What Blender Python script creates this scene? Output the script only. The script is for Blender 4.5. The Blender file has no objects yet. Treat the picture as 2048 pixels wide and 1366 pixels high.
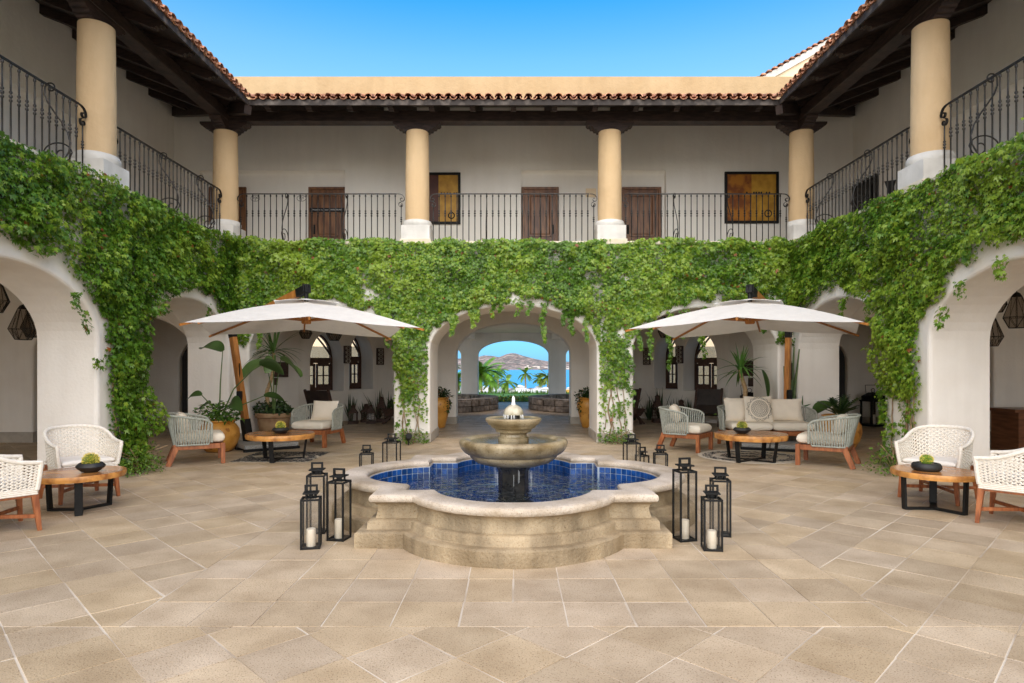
import bpy, bmesh, math, random
import numpy as np
from mathutils import Vector, Matrix

random.seed(7)
RNG = np.random.default_rng(11)
sc = bpy.context.scene
COL = sc.collection
rad = math.radians
PI = math.pi

# ------------------------------------------------------------------ camera
CAM_H = 1.55
cam_data = bpy.data.cameras.new("camera")
cam = bpy.data.objects.new("camera", cam_data)
COL.objects.link(cam)
cam.location = (0, 0, CAM_H)
cam.rotation_euler = (rad(90), 0, 0)
cam_data.sensor_width = 36.0
cam_data.lens = 36.0 * 1250 / 2048
cam_data.shift_x = -3 / 2048
cam_data.shift_y = 54 / 2048
cam_data.clip_start = 0.05
cam_data.clip_end = 20000
sc.camera = cam

# ------------------------------------------------------------------ sky, sun, exposure
SUN_EL, SUN_AZ = rad(33), rad(184)        # azimuth measured clockwise from +Y: behind the camera
world = bpy.data.worlds.new("World")
sc.world = world
world.use_nodes = True
wn = world.node_tree.nodes
wl = world.node_tree.links
wn.clear()
w_out = wn.new("ShaderNodeOutputWorld")
w_bg = wn.new("ShaderNodeBackground")
w_sky = wn.new("ShaderNodeTexSky")
w_sky.sky_type = 'NISHITA'
w_sky.sun_disc = False
w_sky.sun_elevation = SUN_EL
w_sky.sun_rotation = SUN_AZ
w_sky.air_density = 1.0
w_sky.dust_density = 0.3
w_sky.ozone_density = 2.0
# deepen the blue with height: a clear, polarised-looking sky from horizon to zenith
w_geo = wn.new("ShaderNodeTexCoord"); w_sep = wn.new("ShaderNodeSeparateXYZ"); w_rmp = wn.new("ShaderNodeValToRGB"); w_mul = wn.new("ShaderNodeMix")
w_mul.data_type = 'RGBA'; w_mul.blend_type = 'MULTIPLY'; w_mul.inputs[0].default_value = 1.0
wl.new(w_geo.outputs["Generated"], w_sep.inputs[0]); wl.new(w_sep.outputs["Z"], w_rmp.inputs[0])
SKY_RAMP = [(0.0, (.10,.25,.56)), (.07, (.14,.36,.68)), (.36, (.80,1.0,.92)), (.44, (.52,.93,.96)), (.53, (.055,.75,1.0)), (1.0, (.05,.60,1.0))]
while len(w_rmp.color_ramp.elements) < len(SKY_RAMP): w_rmp.color_ramp.elements.new(.5)
for e_, (p_, c_) in zip(w_rmp.color_ramp.elements, SKY_RAMP): e_.position = p_; e_.color = (*c_, 1)
w_bg.inputs["Strength"].default_value = 0.142
wl.new(w_sky.outputs[0], w_mul.inputs[6]); wl.new(w_rmp.outputs[0], w_mul.inputs[7])
wl.new(w_mul.outputs[2], w_bg.inputs[0])
wl.new(w_bg.outputs[0], w_out.inputs[0])

sun_data = bpy.data.lights.new("sun", 'SUN')
sun = bpy.data.objects.new("sun", sun_data)
COL.objects.link(sun)
sun_data.energy = 3.5
sun_data.angle = rad(110)
sun_data.color = (1.0, 0.79, 0.56)
sun.rotation_euler = (rad(90) - SUN_EL, 0, PI - SUN_AZ + PI)
sun.rotation_euler = Vector((math.sin(SUN_AZ) * math.cos(SUN_EL), math.cos(SUN_AZ) * math.cos(SUN_EL), math.sin(SUN_EL))).to_track_quat('Z', 'Y').to_euler()

sc.view_settings.view_transform = 'Standard'
sc.view_settings.look = 'None'
sc.view_settings.exposure = 1.04
sc.view_settings.gamma = 1.0
cy = sc.cycles
cy.use_denoising = True
cy.max_bounces = 12
cy.diffuse_bounces = 8
cy.glossy_bounces = 3
cy.transparent_max_bounces = 20
cy.caustics_reflective = False
cy.caustics_refractive = False
cy.sample_clamp_indirect = 6.0

# ------------------------------------------------------------------ mesh helpers
class MB:
    """collects faces; build() links them as one mesh object"""
    def __init__(self):
        self.v = []; self.f = []
    def add(self, vs, fs):
        o = len(self.v)
        self.v.extend([tuple(p) for p in vs])
        self.f.extend([tuple(i + o for i in q) for q in fs])
        return self
    def box(self, x0, x1, y0, y1, z0, z1, M=None):
        vs = [Vector(p) for p in ((x0,y0,z0),(x1,y0,z0),(x1,y1,z0),(x0,y1,z0),(x0,y0,z1),(x1,y0,z1),(x1,y1,z1),(x0,y1,z1))]
        if M is not None: vs = [M @ p for p in vs]
        return self.add(vs, ((0,3,2,1),(4,5,6,7),(0,1,5,4),(1,2,6,5),(2,3,7,6),(3,0,4,7)))
    def cbox(self, c, s, M=None):
        return self.box(c[0]-s[0]/2, c[0]+s[0]/2, c[1]-s[1]/2, c[1]+s[1]/2, c[2]-s[2]/2, c[2]+s[2]/2, M)
    def bar(self, a, b, w, h=None, w2=None, h2=None, up=(0,0,1)):
        """rectangular bar from a to b, w across, h along up; optional taper"""
        a, b = Vector(a), Vector(b); h = h or w; w2 = w2 or w; h2 = h2 or h
        d = (b - a).normalized(); u = Vector(up)
        if abs(d.dot(u)) > .98: u = Vector((0,1,0))
        s = d.cross(u).normalized(); u = s.cross(d)
        vs = []
        for p, ww, hh in ((a, w, h), (b, w2, h2)):
            for i, j in ((-1,-1),(1,-1),(1,1),(-1,1)):
                vs.append(p + s*(i*ww/2) + u*(j*hh/2))
        return self.add(vs, ((0,1,2,3),(7,6,5,4),(0,4,5,1),(1,5,6,2),(2,6,7,3),(3,7,4,0)))
    def tube(self, pts, r, n=6, cap=True):
        pts = [Vector(p) for p in pts]
        rs = r if isinstance(r, (list, tuple)) else [r]*len(pts)
        t = (pts[1]-pts[0]).normalized()
        u = t.orthogonal().normalized()
        vs, fs = [], []
        for i, p in enumerate(pts):
            if i == 0: t2 = pts[1]-pts[0]
            elif i == len(pts)-1: t2 = pts[-1]-pts[-2]
            else: t2 = pts[i+1]-pts[i-1]
            t2.normalize()
            u = (u - t2*u.dot(t2))
            if u.length < 1e-6: u = t2.orthogonal()
            u.normalize()
            w = t2.cross(u)
            for k in range(n):
                a = 2*PI*k/n
                vs.append(p + (u*math.cos(a) + w*math.sin(a))*rs[i])
        for i in range(len(pts)-1):
            for k in range(n):
                fs.append((i*n+k, i*n+(k+1)%n, (i+1)*n+(k+1)%n, (i+1)*n+k))
        if cap:
            fs.append(tuple(range(n))[::-1]); fs.append(tuple(range((len(pts)-1)*n, len(pts)*n)))
        return self.add(vs, fs)
    def lathe(self, prof, n=24, c=(0,0,0), cap=True, a0=0):
        vs, fs = [], []
        for r, z in prof:
            for k in range(n):
                a = 2*PI*k/n + a0
                vs.append((c[0]+r*math.cos(a), c[1]+r*math.sin(a), c[2]+z))
        for i in range(len(prof)-1):
            for k in range(n):
                fs.append((i*n+k, i*n+(k+1)%n, (i+1)*n+(k+1)%n, (i+1)*n+k))
        if cap:
            fs.append(tuple(range(n))[::-1]); fs.append(tuple(range((len(prof)-1)*n, len(prof)*n)))
        return self.add(vs, fs)
    def prism(self, poly, z0, z1, M=None):
        n = len(poly)
        vs = [Vector((x, y, z0)) for x, y in poly] + [Vector((x, y, z1)) for x, y in poly]
        if M is not None: vs = [M @ p for p in vs]
        fs = [tuple(range(n))[::-1], tuple(range(n, 2*n))] + [(i, (i+1) % n, (i+1) % n + n, i+n) for i in range(n)]
        return self.add(vs, fs)
    def mesh(self, name, mat, smooth=False, bevel=0, seg=1, recalc=False):
        me = bpy.data.meshes.new(name)
        me.from_pydata(self.v, [], self.f)
        if bevel or recalc:
            bm = bmesh.new(); bm.from_mesh(me)
            if recalc: bmesh.ops.recalc_face_normals(bm, faces=bm.faces)
            if bevel: bmesh.ops.bevel(bm, geom=bm.edges[:], offset=bevel, segments=seg, affect='EDGES', clamp_overlap=True)
            bm.to_mesh(me); bm.free()
        if smooth:
            me.polygons.foreach_set("use_smooth", [True]*len(me.polygons))
            me.set_sharp_from_angle(angle=rad(38))
        if mat: me.materials.append(mat)
        me.update()
        return me
    def build(self, name, mat, parent=None, loc=None, rz=0, **kw):
        return link(name, self.mesh(name, mat, **kw), parent, loc, rz)

def link(name, data, parent=None, loc=None, rz=0):
    o = bpy.data.objects.new(name, data)
    COL.objects.link(o)
    if parent is not None: o.parent = parent
    if loc is not None: o.location = loc
    if rz: o.rotation_euler = (0, 0, rz)
    return o

def tag(o, label=None, cat=None, group=None, kind=None):
    if label: o["label"] = label
    if cat: o["category"] = cat
    if group: o["group"] = group
    if kind: o["kind"] = kind
    return o

def thing(name, loc, rz, label, cat, group=None):
    o = bpy.data.objects.new(name, None)
    o.empty_display_size = 0.1
    COL.objects.link(o)
    o.location = loc; o.rotation_euler = (0, 0, rz)
    return tag(o, label, cat, group)

def copy_tree(o, parent=None):
    c = o.copy(); COL.objects.link(c); c.parent = parent
    for ch in list(o.children): copy_tree(ch, c)
    return c

def dup(o, loc, rz, label, group=None):
    c = copy_tree(o); c.location = loc; c.rotation_euler = (0, 0, rz)
    tag(c, label, None, group)
    return c

def face(fx, fy):       # z rotation that turns a thing's front (local -Y) to (fx, fy)
    return math.atan2(fx, -fy)

def vnoise(x, y, seed=0):
    """smooth value noise, numpy"""
    x = np.asarray(x, float); y = np.asarray(y, float)
    r = np.random.default_rng(seed).random((64, 64))
    xi = np.floor(x).astype(int); yi = np.floor(y).astype(int)
    fx = x - xi; fy = y - yi
    fx = fx*fx*(3-2*fx); fy = fy*fy*(3-2*fy)
    g = lambda a, b: r[a % 64, b % 64]
    return (g(xi,yi)*(1-fx)+g(xi+1,yi)*fx)*(1-fy) + (g(xi,yi+1)*(1-fx)+g(xi+1,yi+1)*fx)*fy

# ------------------------------------------------------------------ materials
def mat(name, col, col2=None, rough=.6, scale=3.0, detail=4, bump=0, bscale=40, metallic=0, spec=.5, lo=.35, hi=.65,
        specks=None, sscale=60, sthr=.3, isl=0.0, stretch=None, bdist=.01, coords="pos", sheen=0, blotch=0, blscale=.6, streak=0, hue=0):
    m = bpy.data.materials.new(name); m.use_nodes = True
    nt = m.node_tree; N = nt.nodes; L = nt.links
    b = N["Principled BSDF"]
    b.inputs["Roughness"].default_value = rough
    b.inputs["Metallic"].default_value = metallic
    b.inputs["Specular IOR Level"].default_value = spec
    if sheen: b.inputs["Sheen Weight"].default_value = sheen
    if coords == "pos":
        g = N.new("ShaderNodeNewGeometry"); vec = g.outputs["Position"]
    else:
        g = N.new("ShaderNodeTexCoord"); vec = g.outputs["Object"]
    if stretch:
        mp = N.new("ShaderNodeMapping"); mp.inputs["Scale"].default_value = stretch
        L.new(vec, mp.inputs[0]); vec = mp.outputs[0]
    def noise(s, d=4):
        n = N.new("ShaderNodeTexNoise"); n.inputs["Scale"].default_value = s; n.inputs["Detail"].default_value = d
        L.new(vec, n.inputs["Vector"]); return n.outputs[0]
    def ramp(src, a, bb, ca, cb):
        r = N.new("ShaderNodeValToRGB"); L.new(src, r.inputs[0])
        r.color_ramp.elements[0].position = a; r.color_ramp.elements[1].position = bb
        r.color_ramp.elements[0].color = (*ca, 1); r.color_ramp.elements[1].color = (*cb, 1)
        return r.outputs[0]
    out = None
    if col2 is not None:
        out = ramp(noise(scale, detail), lo, hi, col, col2)
    else:
        b.inputs["Base Color"].default_value = (*col, 1)
    def mul(src, fac_src, ca, cb, a, bb):
        mx = N.new("ShaderNodeMix"); mx.data_type = 'RGBA'; mx.blend_type = 'MULTIPLY'
        mx.inputs[0].default_value = 1.0
        if src is not None: L.new(src, mx.inputs[6])
        else: mx.inputs[6].default_value = (*col, 1)
        L.new(ramp(fac_src, a, bb, ca, cb), mx.inputs[7])
        return mx.outputs[2]
    if specks:
        out = mul(out, noise(sscale, 3), specks, (1,1,1), sthr, sthr+.06)
    if blotch:
        out = mul(out, noise(blscale, 6), (1-blotch, 1-blotch*1.02, 1-blotch*1.06), (1+blotch*.25,)*3, .32, .66)
    if streak:
        smp = N.new("ShaderNodeMapping"); smp.inputs["Scale"].default_value = (5, 5, .55); L.new(vec, smp.inputs[0])
        sn = N.new("ShaderNodeTexNoise"); sn.inputs["Scale"].default_value = 1.0; sn.inputs["Detail"].default_value = 7
        L.new(smp.outputs[0], sn.inputs["Vector"])
        out = mul(out, sn.outputs[0], (1-streak, 1-streak*1.02, 1-streak*1.05), (1,1,1), .36, .58)
    if hue:
        gi2 = N.new("ShaderNodeNewGeometry"); oi2 = N.new("ShaderNodeObjectInfo"); ad2 = N.new("ShaderNodeMath"); ad2.operation = 'ADD'
        L.new(gi2.outputs["Random Per Island"], ad2.inputs[0]); L.new(oi2.outputs["Random"], ad2.inputs[1])
        m7 = N.new("ShaderNodeMath"); m7.operation = 'MULTIPLY'; m7.inputs[1].default_value = 7.31; L.new(ad2.outputs[0], m7.inputs[0])
        f7 = N.new("ShaderNodeMath"); f7.operation = 'FRACT'; L.new(m7.outputs[0], f7.inputs[0])
        out = mul(out, f7.outputs[0], (1-hue*.3, 1, 1+hue), (1+hue*.3, 1, 1-hue), 0, 1)
    if isl:
        gi = N.new("ShaderNodeNewGeometry"); oi = N.new("ShaderNodeObjectInfo")
        ad = N.new("ShaderNodeMath"); ad.operation = 'ADD'
        L.new(gi.outputs["Random Per Island"], ad.inputs[0]); L.new(oi.outputs["Random"], ad.inputs[1])
        fr = N.new("ShaderNodeMath"); fr.operation = 'FRACT'; L.new(ad.outputs[0], fr.inputs[0])
        k = 1-isl
        out = mul(out, fr.outputs[0], (k, k*.985, k*.96), (1+isl*.5,)*3, 0, 1)
    if out is not None: L.new(out, b.inputs["Base Color"])
    if bump:
        bp = N.new("ShaderNodeBump"); bp.inputs["Strength"].default_value = bump; bp.inputs["Distance"].default_value = bdist
        L.new(noise(bscale, 5), bp.inputs["Height"]); L.new(bp.outputs[0], b.inputs["Normal"])
    return m

def leaf_mat(name, trans=.35, rough=.45, tint=(1,1,1)):
    m = bpy.data.materials.new(name); m.use_nodes = True
    nt = m.node_tree; N = nt.nodes; L = nt.links
    b = N["Principled BSDF"]; o = N["Material Output"]
    b.inputs["Roughness"].default_value = rough
    a = N.new("ShaderNodeAttribute"); a.attribute_name = "Col"
    t = N.new("ShaderNodeBsdfTranslucent"); mx = N.new("ShaderNodeMixShader"); mx.inputs[0].default_value = trans
    L.new(a.outputs["Color"], b.inputs["Base Color"]); L.new(a.outputs["Color"], t.inputs[0])
    L.new(b.outputs[0], mx.inputs[1]); L.new(t.outputs[0], mx.inputs[2]); L.new(mx.outputs[0], o.inputs[0])
    return m

def clear_mat(name, tint, gloss_rough=.02, ior=1.33, wave=0, wscale=6, extra=0.0, power=4.0, gain=.75):
    m = bpy.data.materials.new(name); m.use_nodes = True
    nt = m.node_tree; N = nt.nodes; L = nt.links
    N.remove(N["Principled BSDF"]); o = N["Material Output"]
    tr = N.new("ShaderNodeBsdfTransparent"); tr.inputs[0].default_value = (*tint, 1)
    gl = N.new("ShaderNodeBsdfGlossy"); gl.inputs["Roughness"].default_value = gloss_rough
    fr = N.new("ShaderNodeLayerWeight"); fr.inputs[0].default_value = .5
    pw = N.new("ShaderNodeMath"); pw.operation = 'POWER'; pw.inputs[1].default_value = power; L.new(fr.outputs["Facing"], pw.inputs[0])
    ma = N.new("ShaderNodeMath"); ma.operation = 'MULTIPLY_ADD'; ma.inputs[1].default_value = gain; ma.inputs[2].default_value = ((ior-1)/(ior+1))**2+extra; L.new(pw.outputs[0], ma.inputs[0])
    mx = N.new("ShaderNodeMixShader"); fac = ma.outputs[0]
    L.new(fac, mx.inputs[0]); L.new(tr.outputs[0], mx.inputs[1]); L.new(gl.outputs[0], mx.inputs[2]); L.new(mx.outputs[0], o.inputs[0])
    if wave:
        g = N.new("ShaderNodeNewGeometry"); n = N.new("ShaderNodeTexNoise")
        n.inputs["Scale"].default_value = wscale; n.inputs["Detail"].default_value = 2; n.inputs["Distortion"].default_value = .6
        L.new(g.outputs["Position"], n.inputs["Vector"])
        bp = N.new("ShaderNodeBump"); bp.inputs["Strength"].default_value = 1; bp.inputs["Distance"].default_value = wave
        L.new(n.outputs[0], bp.inputs["Height"]); L.new(bp.outputs[0], gl.inputs["Normal"]); L.new(bp.outputs[0], fr.inputs["Normal"])
    return m

def cloth_mat(name, col, trans=.25):
    m = mat(name, col, tuple(c*.93 for c in col), rough=.9, bump=.5, bscale=9, bdist=.03, spec=.2, scale=5)
    if trans:
        N = m.node_tree.nodes; L = m.node_tree.links
        t = N.new("ShaderNodeBsdfTranslucent"); t.inputs[0].default_value = (*col, 1)
        mx = N.new("ShaderNodeMixShader"); mx.inputs[0].default_value = trans
        L.new(N["Principled BSDF"].outputs[0], mx.inputs[1]); L.new(t.outputs[0], mx.inputs[2]); L.new(mx.outputs[0], N["Material Output"].inputs[0])
    return m

M = {}
M['stucco'] = mat('white_stucco', (.82,.78,.72), (.87,.84,.79), rough=.9, scale=1.3, bump=.4, bscale=22, bdist=.014, spec=.2, streak=.04, blotch=.05)
M['upper_stucco'] = mat('upper_stucco', (.83,.79,.735), (.88,.85,.80), rough=.9, scale=.9, bump=.4, bscale=14, bdist=.014, spec=.2, streak=.03, blotch=.05)
M['ceiling'] = mat('plaster_ceiling', (.84,.80,.74), (.88,.85,.80), rough=.9, scale=2, bump=.2, bscale=30, spec=.2)
M['ochre'] = mat('ochre_stucco', (.60,.425,.24), (.66,.48,.285), rough=.9, scale=1.1, bump=.5, bscale=9, bdist=.03, spec=.2, streak=.07, blotch=.08)
M['parapet'] = mat('light_offset_ochre_stucco', (.46,.325,.18), (.51,.37,.215), rough=.9, scale=1.1, bump=.6, bscale=9, bdist=.03, spec=.2, streak=.06, blotch=.08)  # column ochre, darkened to offset the stronger light falling here
M['cream'] = mat('cream_stucco', (.78,.62,.42), (.84,.69,.50), rough=.9, scale=1.5, bump=.2, bscale=20, spec=.2)
M['white'] = mat('white_paint', (.66,.64,.60), (.72,.70,.66), rough=.8, scale=3, bump=.3, bscale=16, spec=.3, blotch=.12, blscale=3, streak=.08)
M['baseboard'] = mat('grey_stone_baseboard', (.36,.32,.27), (.46,.42,.36), rough=.8, scale=5, bump=.2, bscale=60)
M['ledge'] = mat('stone_ledge', (.62,.55,.42), (.72,.66,.54), rough=.85, scale=4, bump=.2, bscale=40)
M['dark_wood'] = mat('dark_beam_wood', (.016,.009,.007), (.045,.026,.020), rough=.6, scale=3, detail=8, bump=.3, bscale=60, spec=.35, stretch=(2,2,9))
M['weathered'] = mat('weathered_fascia_wood', (.028,.02,.017), (.17,.14,.12), rough=.75, scale=6, detail=9, bump=.3, bscale=50, lo=.5, hi=.8)
M['terracotta'] = mat('terracotta_roof_tile', (.38,.15,.075), (.64,.33,.19), rough=.8, scale=9, bump=.4, bscale=40, isl=.5, hue=.1, specks=(.45,.42,.40), sscale=22, sthr=.40)
M['iron'] = mat('wrought_iron', (.022,.020,.019), (.04,.036,.033), rough=.42, scale=20, metallic=.6, bump=.1, bscale=80)
M['black'] = mat('black_metal', (.006,.006,.006), (.011,.011,.011), rough=.55, scale=10, spec=.25, bump=.05, bscale=120)
M['door_wood'] = mat('door_wood', (.09,.032,.012), (.22,.095,.036), rough=.42, scale=2.2, detail=8, bump=.15, bscale=60, stretch=(6,6,1))
M['black_door'] = mat('black_door_wood', (.006,.005,.005), (.013,.011,.01), rough=.5, scale=8)
M['window_wood'] = mat('window_frame_wood', (.055,.026,.017), (.10,.05,.033), rough=.5, scale=8, stretch=(3,3,1))
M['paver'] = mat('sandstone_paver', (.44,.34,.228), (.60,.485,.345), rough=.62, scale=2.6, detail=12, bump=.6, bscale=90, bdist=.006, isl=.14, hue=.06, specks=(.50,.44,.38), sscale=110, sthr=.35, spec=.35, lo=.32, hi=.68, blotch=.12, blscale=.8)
M['mortar'] = mat('pale_mortar', (.68,.615,.52), (.44,.36,.27), rough=.9, scale=1.1, bump=.3, bscale=60, lo=.42, hi=.62)
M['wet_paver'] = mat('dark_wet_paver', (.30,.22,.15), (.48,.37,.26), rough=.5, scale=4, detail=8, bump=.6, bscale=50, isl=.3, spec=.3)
M['gallery_paver'] = mat('gallery_paver', (.36,.275,.185), (.50,.395,.28), rough=.5, scale=2.5, detail=8, bump=.4, bscale=70, isl=.2, specks=(.5,.45,.4), sscale=100, sthr=.35, blotch=.1)  # courtyard stone with the gallery's shade put into its colour
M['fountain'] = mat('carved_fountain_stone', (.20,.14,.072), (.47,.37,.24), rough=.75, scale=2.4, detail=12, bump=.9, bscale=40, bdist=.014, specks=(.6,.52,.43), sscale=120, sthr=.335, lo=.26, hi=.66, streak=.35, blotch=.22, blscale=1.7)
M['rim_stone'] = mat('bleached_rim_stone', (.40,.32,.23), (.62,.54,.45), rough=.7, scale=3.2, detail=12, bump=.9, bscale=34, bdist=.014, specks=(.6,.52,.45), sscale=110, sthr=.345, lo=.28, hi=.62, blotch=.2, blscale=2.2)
M['bowl_stone'] = mat('fountain_bowl_stone', (.25,.18,.085), (.50,.41,.265), rough=.33, scale=5, detail=8, bump=.5, bscale=40, specks=(.55,.47,.36), sscale=70, sthr=.35, streak=.3, blotch=.2, blscale=4)
M['wet_dark'] = mat('dark_wet_stone', (.012,.012,.012), (.04,.036,.03), rough=.2, scale=9, bump=.5, bscale=30)
M['pool_tile'] = mat('blue_glazed_tile', (.007,.045,.19), (.014,.085,.31), rough=.12, scale=14, spec=.6, isl=.5)
M['grout'] = mat('pale_grout', (.42,.48,.55), rough=.8)
M['water'] = clear_mat('pool_water', (.78,.95,1.0), .02, 1.33, .075, 7.5, power=1.7, gain=.95)
M['bowl_water'] = clear_mat('bowl_water', (.92,.95,.93), .04, 1.33, .010, 22, power=2.0, gain=.8)
M['foam'] = mat('water_foam', (.82,.83,.82), (.92,.93,.93), rough=.3, scale=20, bump=.6, bscale=60)
M['glass'] = clear_mat('lantern_glass', (.965,.965,.96), .01, 1.45)
M['dark_glass'] = clear_mat('smoked_glass', (.62,.58,.54), .05, 1.45)
M['window_glass'] = clear_mat('window_glass', (.55,.58,.60), .02, 1.5)
M['teak'] = mat('teak_wood', (.22,.062,.02), (.42,.145,.05), rough=.42, scale=4, detail=8, bump=.12, bscale=80, stretch=(7,7,1.4))
M['umbrella_wood'] = mat('umbrella_teak', (.34,.125,.022), (.50,.21,.05), rough=.4, scale=4, detail=6, stretch=(8,8,1))
M['slab_wood'] = mat('live_edge_slab', (.24,.085,.028), (.55,.25,.075), rough=.25, scale=3.2, detail=8, spec=.55, bump=.08, bscale=30)
M['slab_edge'] = mat('live_edge_bark', (.28,.10,.025), (.66,.31,.08), rough=.4, scale=10, detail=9, bump=.35, bscale=40, lo=.3, hi=.6)
M['rope'] = mat('grey_green_rope', (.30,.315,.275), (.42,.435,.385), rough=.85, scale=30, bump=.5, bscale=220, bdist=.003)
M['cushion'] = cloth_mat('off_white_cushion', (.84,.76,.64), 0)
M['white_cushion'] = cloth_mat('white_seat_pad', (.86,.81,.74), 0)
M['canvas'] = cloth_mat('parasol_canvas', (.86,.84,.80), .20)
M['wicker'] = mat('white_woven_cord', (.76,.70,.61), (.86,.81,.73), rough=.75, scale=40, bump=.4, bscale=200, bdist=.003)
M['granite'] = mat('grey_granite', (.22,.21,.20), (.42,.41,.39), rough=.7, scale=60, detail=3, bump=.3, bscale=90)
M['wax'] = mat('candle_wax', (.72,.63,.50), (.80,.72,.60), rough=.6, scale=10)
M['bowl_black'] = mat('matt_black_bowl', (.012,.012,.013), (.03,.03,.03), rough=.55, scale=16, bump=.2, bscale=60)
M['cactus'] = mat('cactus_skin', (.10,.14,.02), (.22,.26,.03), rough=.6, scale=20)
M['cactus_green'] = mat('green_cactus_skin', (.08,.17,.02), (.18,.30,.03), rough=.6, scale=20)
M['spine'] = mat('cactus_spine', (.78,.62,.10), rough=.6)
M['ochre_pot'] = mat('ochre_glazed_pot', (.50,.215,.03), (.66,.33,.07), rough=.4, scale=5, detail=7, bump=.25, bscale=25, specks=(.55,.45,.4), sscale=7, sthr=.33)
M['clay_pot'] = mat('old_clay_pot', (.24,.13,.065), (.40,.27,.15), rough=.8, scale=5, detail=8, bump=.5, bscale=30)
M['soil'] = mat('dark_soil', (.03,.02,.012), (.07,.045,.03), rough=.95, scale=20, bump=.6, bscale=40)
M['trunk'] = mat('ringed_plant_trunk', (.30,.19,.09), (.52,.36,.19), rough=.85, scale=6, bump=.6, bscale=20, stretch=(1,1,7))
M['vine_stem'] = mat('woody_vine_stem', (.20,.12,.065), (.38,.27,.16), rough=.85, scale=12, bump=.4, bscale=50)
M['stalk'] = mat('green_stalk', (.06,.11,.03), (.12,.18,.05), rough=.5, scale=8)
M['butaque'] = mat('dark_leather_seat', (.016,.010,.008), (.035,.022,.018), rough=.55, scale=6)
M['brown_iron'] = mat('brown_rusty_iron', (.035,.018,.013), (.08,.04,.028), rough=.7, scale=20, bump=.3, bscale=60)
M['sign_wood'] = mat('dark_sign_wood', (.028,.012,.007), (.07,.03,.018), rough=.6, scale=3, detail=8, stretch=(1,1,14))
M['desk_wood'] = mat('brown_desk_wood', (.10,.035,.014), (.20,.08,.035), rough=.35, scale=2.5, detail=8, stretch=(1,1,8))
M['dark_stone'] = mat('dark_volcanic_stone', (.15,.115,.085), (.34,.27,.21), rough=.85, scale=8, bump=.7, bscale=25, isl=.4)
M['ivy'] = leaf_mat('ivy_leaf', .28, .36)
M['leaf'] = leaf_mat('plant_leaf', .25, .4)
M['sand'] = mat('beach_sand', (.50,.42,.30), (.60,.52,.40), rough=.95, scale=.3)
M['turf'] = mat('green_lawn', (.045,.13,.012), (.09,.22,.02), rough=.9, scale=.8, bump=.4, bscale=20)
def lettering(name, text, size, m, parent, loc, rot, ext=.002, align='CENTER'):
    c = bpy.data.curves.new(name, 'FONT'); c.body = text; c.size = size; c.extrude = ext
    c.align_x = align; c.align_y = 'CENTER'; c.materials.append(m)
    tmp = bpy.data.objects.new(name, c); COL.objects.link(tmp)
    me = bpy.data.meshes.new_from_object(tmp.evaluated_get(bpy.context.evaluated_depsgraph_get()))
    bpy.data.objects.remove(tmp); me.name = name
    o = link(name, me, parent, loc); o.rotation_euler = rot
    return o

# leaves ---------------------------------------------------------------------
LOBES5 = [(-78,.55,.36),(-38,.82,.36),(0,1.0,.38),(38,.82,.36),(78,.55,.36)]
LOBE1 = [(0,1.0,.42)]
def leaf_mesh(name, P, Nrm, Tip, S, C, m, lobes=LOBES5):
    """P positions, Nrm leaf normals, Tip leaf tip direction, S sizes, C colours -> one mesh of small leaves"""
    P, Nrm, Tip, S, C = [np.asarray(a, float) for a in (P, Nrm, Tip, S, C)]
    Nrm = Nrm/np.linalg.norm(Nrm, axis=1, keepdims=True)
    T = Tip - Nrm*np.sum(Tip*Nrm, 1, keepdims=True); T /= np.linalg.norm(T, axis=1, keepdims=True)+1e-9
    B = np.cross(Nrm, T)
    vs = []
    for ang, ln, wd in lobes:
        a = rad(ang); ax = T*math.cos(a)+B*math.sin(a); sd = -T*math.sin(a)+B*math.cos(a)
        s = S[:, None]*ln
        q0 = P; q2 = P + ax*s - Nrm*s*.12
        mid = P + ax*s*.48 + Nrm*s*.06
        vs += [q0, mid + sd*s*wd*.5, q2, mid - sd*s*wd*.5]
    V = np.stack(vs, 1)                       # n, 4*lobes, 3
    n, k, _ = V.shape
    me = bpy.data.meshes.new(name)
    me.vertices.add(n*k); me.vertices.foreach_set("co", V.reshape(-1))
    nq = n*k//4
    me.loops.add(nq*4); me.loops.foreach_set("vertex_index", np.arange(nq*4, dtype=np.int32))
    me.polygons.add(nq); me.polygons.foreach_set("loop_start", np.arange(0, nq*4, 4, dtype=np.int32))
    me.update(calc_edges=True)
    at = me.attributes.new("Col", 'FLOAT_COLOR', 'POINT')
    cc = np.ones((n, k, 4)); cc[:, :, :3] = C[:, None, :]
    at.data.foreach_set("color", cc.reshape(-1))
    me.materials.append(m)
    return me

def greens(n, a=(.028,.075,.010), b=(.075,.175,.018), c=(.17,.29,.03), red=.0, bias=None):
    t = RNG.random(n) if bias is None else np.clip(bias + (RNG.random(n)-.5)*.6, 0, 1)
    a, b, c = map(np.array, (a, b, c))
    lo = a + (b-a)*np.clip(t*1.6, 0, 1)[:, None]
    col = lo + (c-lo)*np.clip((t-.72)*2.2, 0, 1)[:, None]
    if red:
        k = RNG.random(n) < red
        col[k] = np.array((.30,.10,.025))*(.6+.7*RNG.random((k.sum(), 1)))
    return col

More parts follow.
